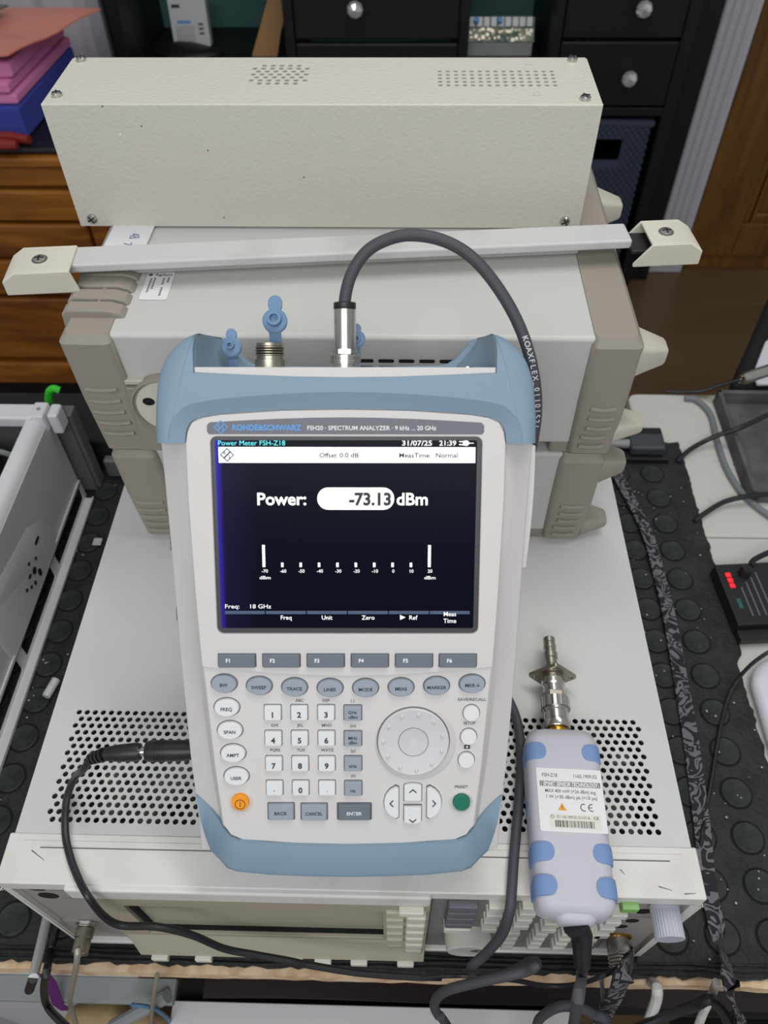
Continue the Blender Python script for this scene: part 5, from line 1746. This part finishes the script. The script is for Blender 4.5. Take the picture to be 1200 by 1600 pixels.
# white print along the cable on the bumper side
i0 = min(range(len(path)), key=lambda i: (path[i] - L(95.5, 105.0, -35)).length)
dist, s_i = 0.0, []
txt = 'KOAXFLEX 01101521'
pos = [path[i0]]
acc = 0.0
gap = 0.0031
k = i0
last = path[k]
out_pts = []
while len(out_pts) < len(txt) and k > 2:
    nx = path[k - 1]
    seg_l = (nx - last).length
    if acc + seg_l >= gap:
        last = last.lerp(nx, (gap - acc) / seg_l)
        acc = 0.0
        out_pts.append((last.copy(), (path[k - 1] - path[k]).normalized()))
    else:
        acc += seg_l
        last = nx
        k -= 1
nf = (FM.to_3x3() @ Vector((0, 0, 1))).normalized()
for ch_, (q, t) in zip(txt, out_pts):
    if ch_ == ' ':
        continue
    xx = t
    zz = (nf - t * nf.dot(t)).normalized()
    yy = zz.cross(xx)
    mx = Matrix((xx, yy, zz)).transposed().to_4x4()
    mx.translation = q + zz * (CR + 0.0002)
    keep(text(ch_, 0.0029, mx, 'card', cbl, None, 0.01), cbl)
# plug on the analyzer
pm_ = up_m(-1.6, -35)
pg = MB().lathe([(7.9, 1.8), (7.9, 6.8), (7.4, 7.2)], pm_, 40)
sp(pg, 'knurled_ring', 'chrome')
mb = MB()
for k in range(26):
    for j in range(4):
        a = 2 * math.pi * (k + .5 * (j % 2)) / 26
        mb.prism([(-.55, -.0), (0, -.65), (.55, 0), (0, .65)], 0, 0.35, pm_ @ T(7.85 * math.cos(a), 7.85 * math.sin(a), 2.6 + j * 1.15) @ RZ(math.degrees(a)) @ RY(90))
sp(mb, 'knurl', 'chrome', smooth=0)['kind'] = 'stuff'
sp(MB().lathe([(7.0, 7.2), (7.0, 10.0)], pm_, 6), 'hex_collar', 'chrome', bevel=0.0003)
sp(MB().lathe([(6.0, 10.0), (6.0, 31.0), (5.6, 31.4)], pm_, 30), 'plug_shell', 'chrome')
sp(MB().lathe([(5.9, 31.0), (6.1, 31.4), (6.1, 34.4), (5.4, 34.8)], pm_, 20), 'plug_nut', 'black', bevel=0.0002)
sp(MB().box(2.2, 3.4, 5.2, 6.3, 19.5, 31.0, pm_), 'shell_key', 'chrome', bevel=0.0002)

# adapter screwed to the sensor
ad = thing('coaxial_adapter', 'nickel coaxial adapter with a four-hole square flange screwed onto the sensor', 'adapter', T(0.1365, 0.14, ZT))


def adp(mb, name, m, **k):
    return put(mb, name, m, ad, **k)


kn = MB()
n = 44
kn.prism([((9.9 + (0.35 if i % 2 else 0)) * math.cos(2 * math.pi * i / n), (9.9 + (0.35 if i % 2 else 0)) * math.sin(2 * math.pi * i / n)) for i in range(n)], 18.4, 26.0, axm)
adp(kn, 'knurled_nut', 'chrome', smooth=20)
adp(MB().lathe([(8.8, 26.0), (8.8, 30.5), (7.6, 31)], axm, 6), 'hex_section', 'chrome_worn', bevel=0.0004)
adp(MB().lathe([(7.4, 30), (7.4, 36), (8.2, 37), (8.2, 41.5), (7.0, 42.5), (7.0, 45)], axm, 28), 'barrel', 'chrome')
fl = rrect(-12.6, 12.6, -12.6, 12.6, 2.5, 5)
adp(MB().plate_holes(fl, [ell(a * 9.0, b * 9.0, 1.6, 1.6, 12) for a in (-1, 1) for b in (-1, 1)], 43.5, 46.0, axm @ RZ(45)), 'square_flange', 'chrome_worn', bevel=0.0004)
adp(MB().lathe([(5.2, 46), (5.2, 52), (4.4, 53), (4.4, 58), (5.0, 58.5), (5.0, 63), (3.9, 64), (3.9, 66), (4.6, 66.6), (4.6, 69), (3.6, 69.6), (3.6, 71), (4.3, 71.5), (4.3, 75), (3.2, 76), (3.2, 72)], axm, 24), 'stepped_end', 'chrome_worn')

# ------------------------------------------------------------------ DC power cord plugged into the analyzer's left flank
pc = thing('supply_cable', 'black power cord with barrel plug in the left side of the analyzer', 'cord', T(-0.16, 0.08, ZT))
a0 = L(-90.5, -140.4, -40)
a1 = L(-124, -141.2, -40)
a2 = L(-127.5, -141.5, -40)
a3 = L(-149, -143.0, -40)
put(MB().tube([a0, a0.lerp(a1, .25), a0.lerp(a1, .3), a0.lerp(a1, .93), a1], [0.0058, 0.0058, 0.0062, 0.0064, 0.0056], 20), 'extension_socket', 'black', pc)
mb = MB()
for k in range(4):
    q = a0.lerp(a1, 0.66 + 0.05 * k)
    mb.tube([q, q.lerp(a1, 0.02)], 0.0066, 20)
put(mb, 'socket_ribs', 'black', pc)
put(MB().tube([a1, a2], 0.0030, 14), 'plug_barrel', 'chrome', pc)
put(MB().tube([a2, a2.lerp(a3, .1), a2.lerp(a3, .6), a3], [0.0050, 0.0056, 0.0052, 0.0040], 18), 'plug_body', 'black', pc)
mb = MB()
tail = L(-159, -147.5, -42)
for k in range(4):
    q = a3.lerp(tail, 0.1 + 0.26 * k)
    mb.tube([q, q + (tail - a3).normalized() * 0.0016], 0.0044 - 0.0003 * k, 14)
put(mb, 'strain_ribs', 'black', pc)
cp = [a3, L(-156, -146.0, -41), tail, L(-165, -156, -46), onz((117, 1215), 0.200), onz((104, 1250), 0.187), onz((102, 1300), 0.1815), onz((110, 1340), 0.1815), onz((124, 1376), 0.1820), ony((140, 1404), -0.0085), ony((163, 1432), -0.0125),
      ony((190, 1446), -0.0145), ony((245, 1448), -0.0150), ony((300, 1461), -0.0165), ony((350, 1482), -0.0190), ony((400, 1492), -0.0205), ony((450, 1501), -0.0230), ony((490, 1509), -0.0245), ony((560, 1520), -0.0275), ony((640, 1526), -0.0290), ony((690, 1527), -0.0295)]
put(MB().tube(catmull(cp, 8), 0.0024, 10), 'cord', 'cable', pc)
th = [ony(q, -0.0300) for q in ((660, 1527), (720, 1524), (800, 1531), (850, 1540), (900, 1538), (945, 1524), (972, 1506))]
th[-1] = onz((976, 1502), 0.003)
th[-2] = ony((950, 1521), -0.0275)
o = MB().tube(catmull(th, 8), 0.0017, 8).build('thin_lead', 'cable')
tag(o, 'thin black lead sagging along the bench edge under the gold-ringed connector', 'cable')

# ------------------------------------------------------------------ patterned lanyard straps
P_ = [onz(q, z) for q, z in (((958, 735), 0.006), ((968, 748), 0.006), ((1010, 830), 0.006), ((1030, 900), 0.005), ((1045, 960), 0.006), ((1063, 1060), 0.005), ((1077, 1140), 0.006), ((1088, 1220), 0.005), ((1098, 1300), 0.006), ((1106, 1380), 0.005), ((1120, 1450), 0.005), ((1131, 1492), 0.0035))]
P_ += [ony((1143, 1540), -0.034), ony((1155, 1612), -0.04)]
path = catmull(P_, 8)
nr = []
for i in range(len(path)):
    t = i / len(path)
    k = min(1.0, max(0.0, (0.006 - path[i].z) / 0.03))
    nr.append(Vector((0.2 * math.sin(t * 9) * (1 - k), -k, 1.0 - 0.9 * k)).normalized())
o = MB().ribbon(path, nr, 0.0135, 0.0016).build('patterned_lanyard', 'lanyard', smooth=60)
tag(o, 'long dark patterned lanyard strap running along the right side of the generator', 'lanyard')
P_ = [onz((1012, 1442), 0.006), onz((1004, 1465), 0.006), onz((990, 1492), 0.005), ony((978, 1520), -0.030), ony((960, 1556), -0.036), ony((942, 1590), -0.042), ony((930, 1625), -0.05)]
path = catmull(P_, 8)
nr = [(Vector((0, -0.3, 1)) if p.z > 0.002 else Vector((0.25, -1, 0.2))).normalized() for p in path]
o = MB().ribbon(path, nr, 0.0135, 0.0016).build('patterned_lanyard', 'lanyard', smooth=60)
tag(o, 'short end of patterned lanyard hanging over the bench edge below the gold-ringed connector', 'lanyard')

# ------------------------------------------------------------------ things on the bench to the right
tr = thing('grey_tray', 'worn dark grey open tray on the white boards at the right', 'tray', T(0.47, 0.565, BZ))
tm = mat('tray_grey', '#4A4B4B', 0.55, var=(30, '#626262', 0.35, 0.65))
t0 = onz((1120, 618), 0.012)
t1 = onz((1174, 772), 0.012)
dirv = (t0 - t1).normalized()
sd = Vector((dirv.y, -dirv.x, 0))
bm_ = Matrix((sd, dirv, Vector((0, 0, 1)))).transposed().to_4x4()
bm_.translation = Vector((t1.x, t1.y, BZ + 0.0004))
ln = (t0 - t1).length + 0.004
put(MB().box(0, 0.16, 0, ln, 0, 0.004, bm_), 'tray_floor', tm, tr)
put(MB().loft([[bm_ @ Vector(p) for p in ((0, 0, 0.004), (0.014, 0, 0.004), (0.005, 0, 0.022), (0, 0, 0.022))], [bm_ @ Vector(p) for p in ((0, ln, 0.004), (0.014, ln, 0.004), (0.005, ln, 0.022), (0, ln, 0.022))]]), 'tray_wall', tm, tr, bevel=0.001)
put(MB().box(0, 0.16, ln - 0.006, ln, 0.004, 0.022, bm_), 'tray_wall', tm, tr, bevel=0.001)
put(MB().box(0, 0.16, 0, 0.004, 0.004, 0.010, bm_), 'tray_wall', tm, tr, bevel=0.001)

def cable(name, P_, r, m, label, n=8):
    o = MB().tube(catmull(P_, n), r, 10).build(name, m)
    return tag(o, label, 'cable')


cable('black_cable', [onz((1058, 722), 0.001), onz((1075, 705), 0.004), onz((1100, 690), 0.008), onz((1128, 678), 0.018), onz((1160, 667), 0.0285), onz((1200, 648), 0.030), onz((1240, 628), 0.030)], 0.0030, 'cable', 'black cable crossing the white board and the grey tray, upper of two')
cable('black_cable', [onz((1085, 815), 0.001), onz((1100, 803), 0.003), onz((1130, 785), 0.006), onz((1165, 776), 0.011), onz((1205, 772), 0.012), onz((1250, 770), 0.012)], 0.0030, 'cable', 'black cable crossing the white board below the grey tray')
cable('grey_cable', [onz((1070, 622), 0.001), onz((1088, 625), 0.001), onz((1110, 647), 0.001), onz((1121, 690), 0.001), onz((1137, 735), 0.001), onz((1164, 775), 0.001), onz((1202, 806), 0.001), onz((1240, 830), 0.001)], 0.0036, 'greycable', 'thick grey cable curving along the left side of the grey tray')
P0 = onz((1160, 592), 0.030)
cable('black_cable', [onz((1040, 617), -0.003) + Vector((0, 0.004, 0.003)), onz((1090, 612), 0.004), onz((1125, 602), 0.016), P0], 0.0022, 'cable', 'black cable ending in the three-pin silver plug')
sp_ = thing('silver_plug', 'silver three-pin cable plug at the upper right behind the grey tray', 'plug', T(P0.x + 0.02, P0.y, BZ))
P1 = onz((1215, 574), 0.034)
put(MB().tube([P0, P0.lerp(P1, .1), P0.lerp(P1, .7), P1], [0.0072, 0.0078, 0.0078, 0.007], 18), 'plug_shell', 'chrome', sp_)
for k in (-1, 0, 1):
    put(MB().lathe([(0.0014, 0), (0.0018, 0.002), (0.001, 0.003)], T(P0.x - 0.001, P0.y - 0.001, P0.z + 0.005 * k) @ RY(-90), 10), 'contact_pin', 'chrome', sp_)
bgx = thing('fabric_bag', 'black bag with a pale lining standing at the upper right beyond the bench', 'bag', T(0.75, 0.95, FZ))
pz = [onz(q, -0.03) for q in ((1143, 600), (1152, 575), (1180, 512), (1206, 452))]
fo = [(p.x, p.y) for p in pz] + [(pz[3].x + 0.10, pz[3].y + 0.02), (0.86, 0.90), (0.86, pz[0].y + 0.005)]
mb = MB()
mb.prism(fo, FZ + 0.001, -0.03)
put(mb, 'bag_shell', 'blackmat', bgx, bevel=0.012, seg=3)
q = [onz(p, -0.026) for p in ((1183, 601), (1176, 585), (1195, 535), (1240, 500), (1260, 600))]
put(MB().prism([(p.x, p.y) for p in q], -0.0295, -0.024), 'pale_flap', 'whiteplastic', bgx, bevel=0.002)

# black module with red display
bx = thing('display_module', 'black electronic module with glowing red digits and a round knob at the mat edge', 'module', T(0.40, 0.33, BZ))
a_ = onz((1122, 882), 0.018)
b_ = onz((1160, 977), 0.018)
dv = (a_ - b_).normalized()
sd = Vector((dv.y, -dv.x, 0))
km = Matrix((sd, dv, Vector((0, 0, 1)))).transposed().to_4x4()
km.translation = Vector((b_.x - 0.004, b_.y, 0.0008))
kl = (a_ - b_).length
put(MB().box(0, 0.075, 0, kl, 0, 0.017, km), 'module_case', 'black', bx, bevel=0.0012)
put(MB().box(0.001, 0.075, -0.013, 0, 0, 0.009, km), 'module_foot', 'black', bx, bevel=0.001)
put(MB().lathe([(0.0062, 0), (0.0056, 0.010), (0.005, 0.011)], km @ T(0.027, kl - 0.014, 0.017), 18), 'module_knob', 'black', bx)
mb = MB()
for k in range(3):
    mb.box(0.0075, 0.0125, kl - 0.012 - k * 0.0068 - 0.005, kl - 0.012 - k * 0.0068, 0.017, 0.0182, km)
put(mb, 'red_digits', 'red_em', bx, bevel=0.0005)
put(MB().box(0.008, 0.0125, kl - 0.056, kl - 0.044, 0.017, 0.0175, km), 'teal_mark', mat('teal_print', '#1F5A58', 0.5), bx)
mb = MB()
for k in range(4):
    mb.flat([(0.018 + k * 0.007, 0.01), (0.0195 + k * 0.007, 0.01), (0.0195 + k * 0.007, 0.045 + .006 * k), (0.018 + k * 0.007, 0.045 + .006 * k)], 0.0172, km)
put(mb, 'print_line', 'name', bx, smooth=0)
cable('black_cable', [km @ Vector((0.036, kl - 0.006, 0.020)), onz((1178, 875), 0.020), onz((1200, 864), 0.020), onz((1240, 850), 0.018)], 0.0030, 'cable', 'short black cable leading right from the red-digit module')
# white rounded housing at the right margin
a_ = onz((1183, 1160), 0.02)
o = MB().prism(rrect(0.3685, 0.52, 0.140, 0.264, 0.030, 8), -0.0033, 0.014).build('white_housing', 'whiteplastic', None, 0.010, 5)
tag(o, 'rounded white plastic housing at the right margin below the black module', 'housing')
cable('black_cable', [onz((1215, 1012), 0.040), onz((1196, 1022), 0.038), onz((1172, 1040), 0.026), onz((1150, 1066), 0.010), onz((1135, 1100), 0.0036), onz((1125, 1140), 0.0036), onz((1115, 1200), 0.0036), onz((1103, 1270), 0.0036), onz((1098, 1300), 0.0085), onz((1094, 1330), 0.0036)], 0.0019, 'cable', 'thin black cable winding down the mat beside the patterned lanyard')
# adapter lying at the mat's back edge
pd = thing('power_adapter', 'dark grey power adapter on a black base plate at the back edge of the mat', 'adapter', T(0.325, 0.56, 0))
put(MB().box(0.272, 0.352, 0.535, 0.590, 0.0015, 0.008), 'base_plate', 'black', pd, bevel=0.001)
put(MB().box(0.304, 0.346, 0.540, 0.567, 0.008, 0.022), 'adapter_body', mat('adapter_grey', '#3E4245', 0.5), pd, bevel=0.004, seg=3)
put(MB().lathe([(0.006, 0), (0.005, 0.014), (0.003, 0.03)], T(0.304, 0.554, 0.015) @ RY(-90), 14), 'cable_boss', 'greysteel', pd)

# ------------------------------------------------------------------ below the bench front
ub = thing('under_bench_drawer', 'dark drawer with a brushed aluminium front rail under the bench', 'drawer', T(0, 0.1, FZ))
put(MB().box(-0.178, 0.192, -0.040, -0.016, -0.170, -0.150), 'front_rail', 'alu', ub, bevel=0.001)
put(MB().box(-0.178, 0.45, -0.0155, 0.30, -0.172, -0.165), 'drawer_floor', 'blackmat', ub)
put(MB().box(-0.176, -0.168, -0.014, 0.30, FZ, -0.172).box(0.44, 0.448, -0.014, 0.30, FZ, -0.172), 'side_support', 'blackmat', ub)
sheet('dark_cloth', [(-0.15, -0.014, -0.160), (0.42, -0.012, -0.158), (0.42, 0.2, -0.158), (-0.15, 0.2, -0.16)], mat('maroon_cloth', '#241416', 0.7), 'crumpled dark maroon cloth stuffed in the drawer under the bench', 'cloth', amp=0.012, nx=22)
lr = thing('steel_crossbar', 'grey painted steel crossbar under the left of the bench', 'crossbar', T(-0.3, 0, FZ))
put(MB().box(-0.62, -0.166, -0.026, -0.006, -0.108, -0.1), 'top_flange', 'greysteel', lr, bevel=0.0008)
put(MB().box(-0.62, -0.20, -0.006, -0.004, -0.100, -0.03), 'upper_web', 'alu', lr)
put(MB().box(-0.62, -0.60, -0.02, -0.006, FZ, -0.108), 'upright', 'greysteel', lr)
o = MB().ribbon([(-0.268, -0.0085, -0.030), (-0.268, -0.015, -0.075), (-0.266, -0.028, -0.099), (-0.2665, -0.029, -0.125)], (0, -1, 0.2), 0.010, 0.001).build('purple_band', 'purple')
tag(o, 'short purple band hanging over the grey crossbar', 'band')
wpz = thing('leaning_board', 'white board with a folded edge leaning below the crossbar', 'board', T(-0.36, -0.03, FZ))
put(MB().box(-0.42, -0.25, -0.012, -0.004, FZ, -0.20), 'panel_sheet', 'trim', wpz, bevel=0.002)
put(MB().box(-0.425, -0.412, -0.03, -0.004, FZ, -0.19), 'panel_fold', 'trim', wpz, bevel=0.002)
o = MB().loft([[(-0.24 + 0.05 * math.cos(a) * s, -0.028 + 0.02 * math.sin(a) * s, z) for a in [k * math.pi / 7 for k in range(14)]] for z, s in ((-0.27, 0.6), (-0.24, 1.0), (-0.20, 1.05), (-0.165, 0.8), (-0.15, 0.3))]).build('tan_sack', 'tan', smooth=60)
tag(o, 'rumpled tan cloth sack hanging below the grey crossbar', 'sack')
o = MB().tube([ony((175, 1605), -0.04), ony((262, 1556), -0.02)], 0.006, 10).build('white_tube', 'greysteel')
tag(o, 'pale tube leaning beneath the left of the bench', 'tube')
cable('blue_cable', [ony((205, 1570), -0.03), ony((235, 1574), -0.03), ony((258, 1588), -0.032), ony((275, 1612), -0.034)], 0.0017, mat('blue_wire', '#587C9E', 0.5), 'light blue cable under the left of the bench')
cable('beige_cable', [ony((246, 1522), -0.022), ony((242, 1545), -0.028), ony((238, 1575), -0.032), ony((236, 1612), -0.036)], 0.0018, mat('beige_wire', '#8F8A78', 0.5), 'thin beige cable hanging under the bench beside the aluminium rail')
cable('white_cable', [ony((1008, 1612), -0.05), ony((1018, 1585), -0.04), ony((1026, 1560), -0.032), ony((1026, 1542), -0.026), ony((1018, 1535), -0.016)], 0.0040, 'bench', 'white cable arching below the bench between the two lanyard straps')
cable('white_cable', [ony((1088, 1612), -0.05), ony((1098, 1585), -0.04), ony((1110, 1560), -0.032), ony((1120, 1534), -0.024)], 0.0030, 'bench', 'white cable behind the long lanyard under the bench')
cable('dark_cable', [ony((985, 1612), -0.05), ony((1040, 1588), -0.042), ony((1085, 1572), -0.038), ony((1110, 1562), -0.036), ony((1128, 1580), -0.038), ony((1140, 1605), -0.045)], 0.0036, 'cable', 'black knotted cable under the bench to the left of the long lanyard')
cable('pale_lead', [ony((940, 1530), -0.024), ony((942, 1555), -0.03), ony((945, 1580), -0.034), ony((950, 1612), -0.04)], 0.0016, 'greycable', 'thin grey lead hanging behind the short lanyard end')
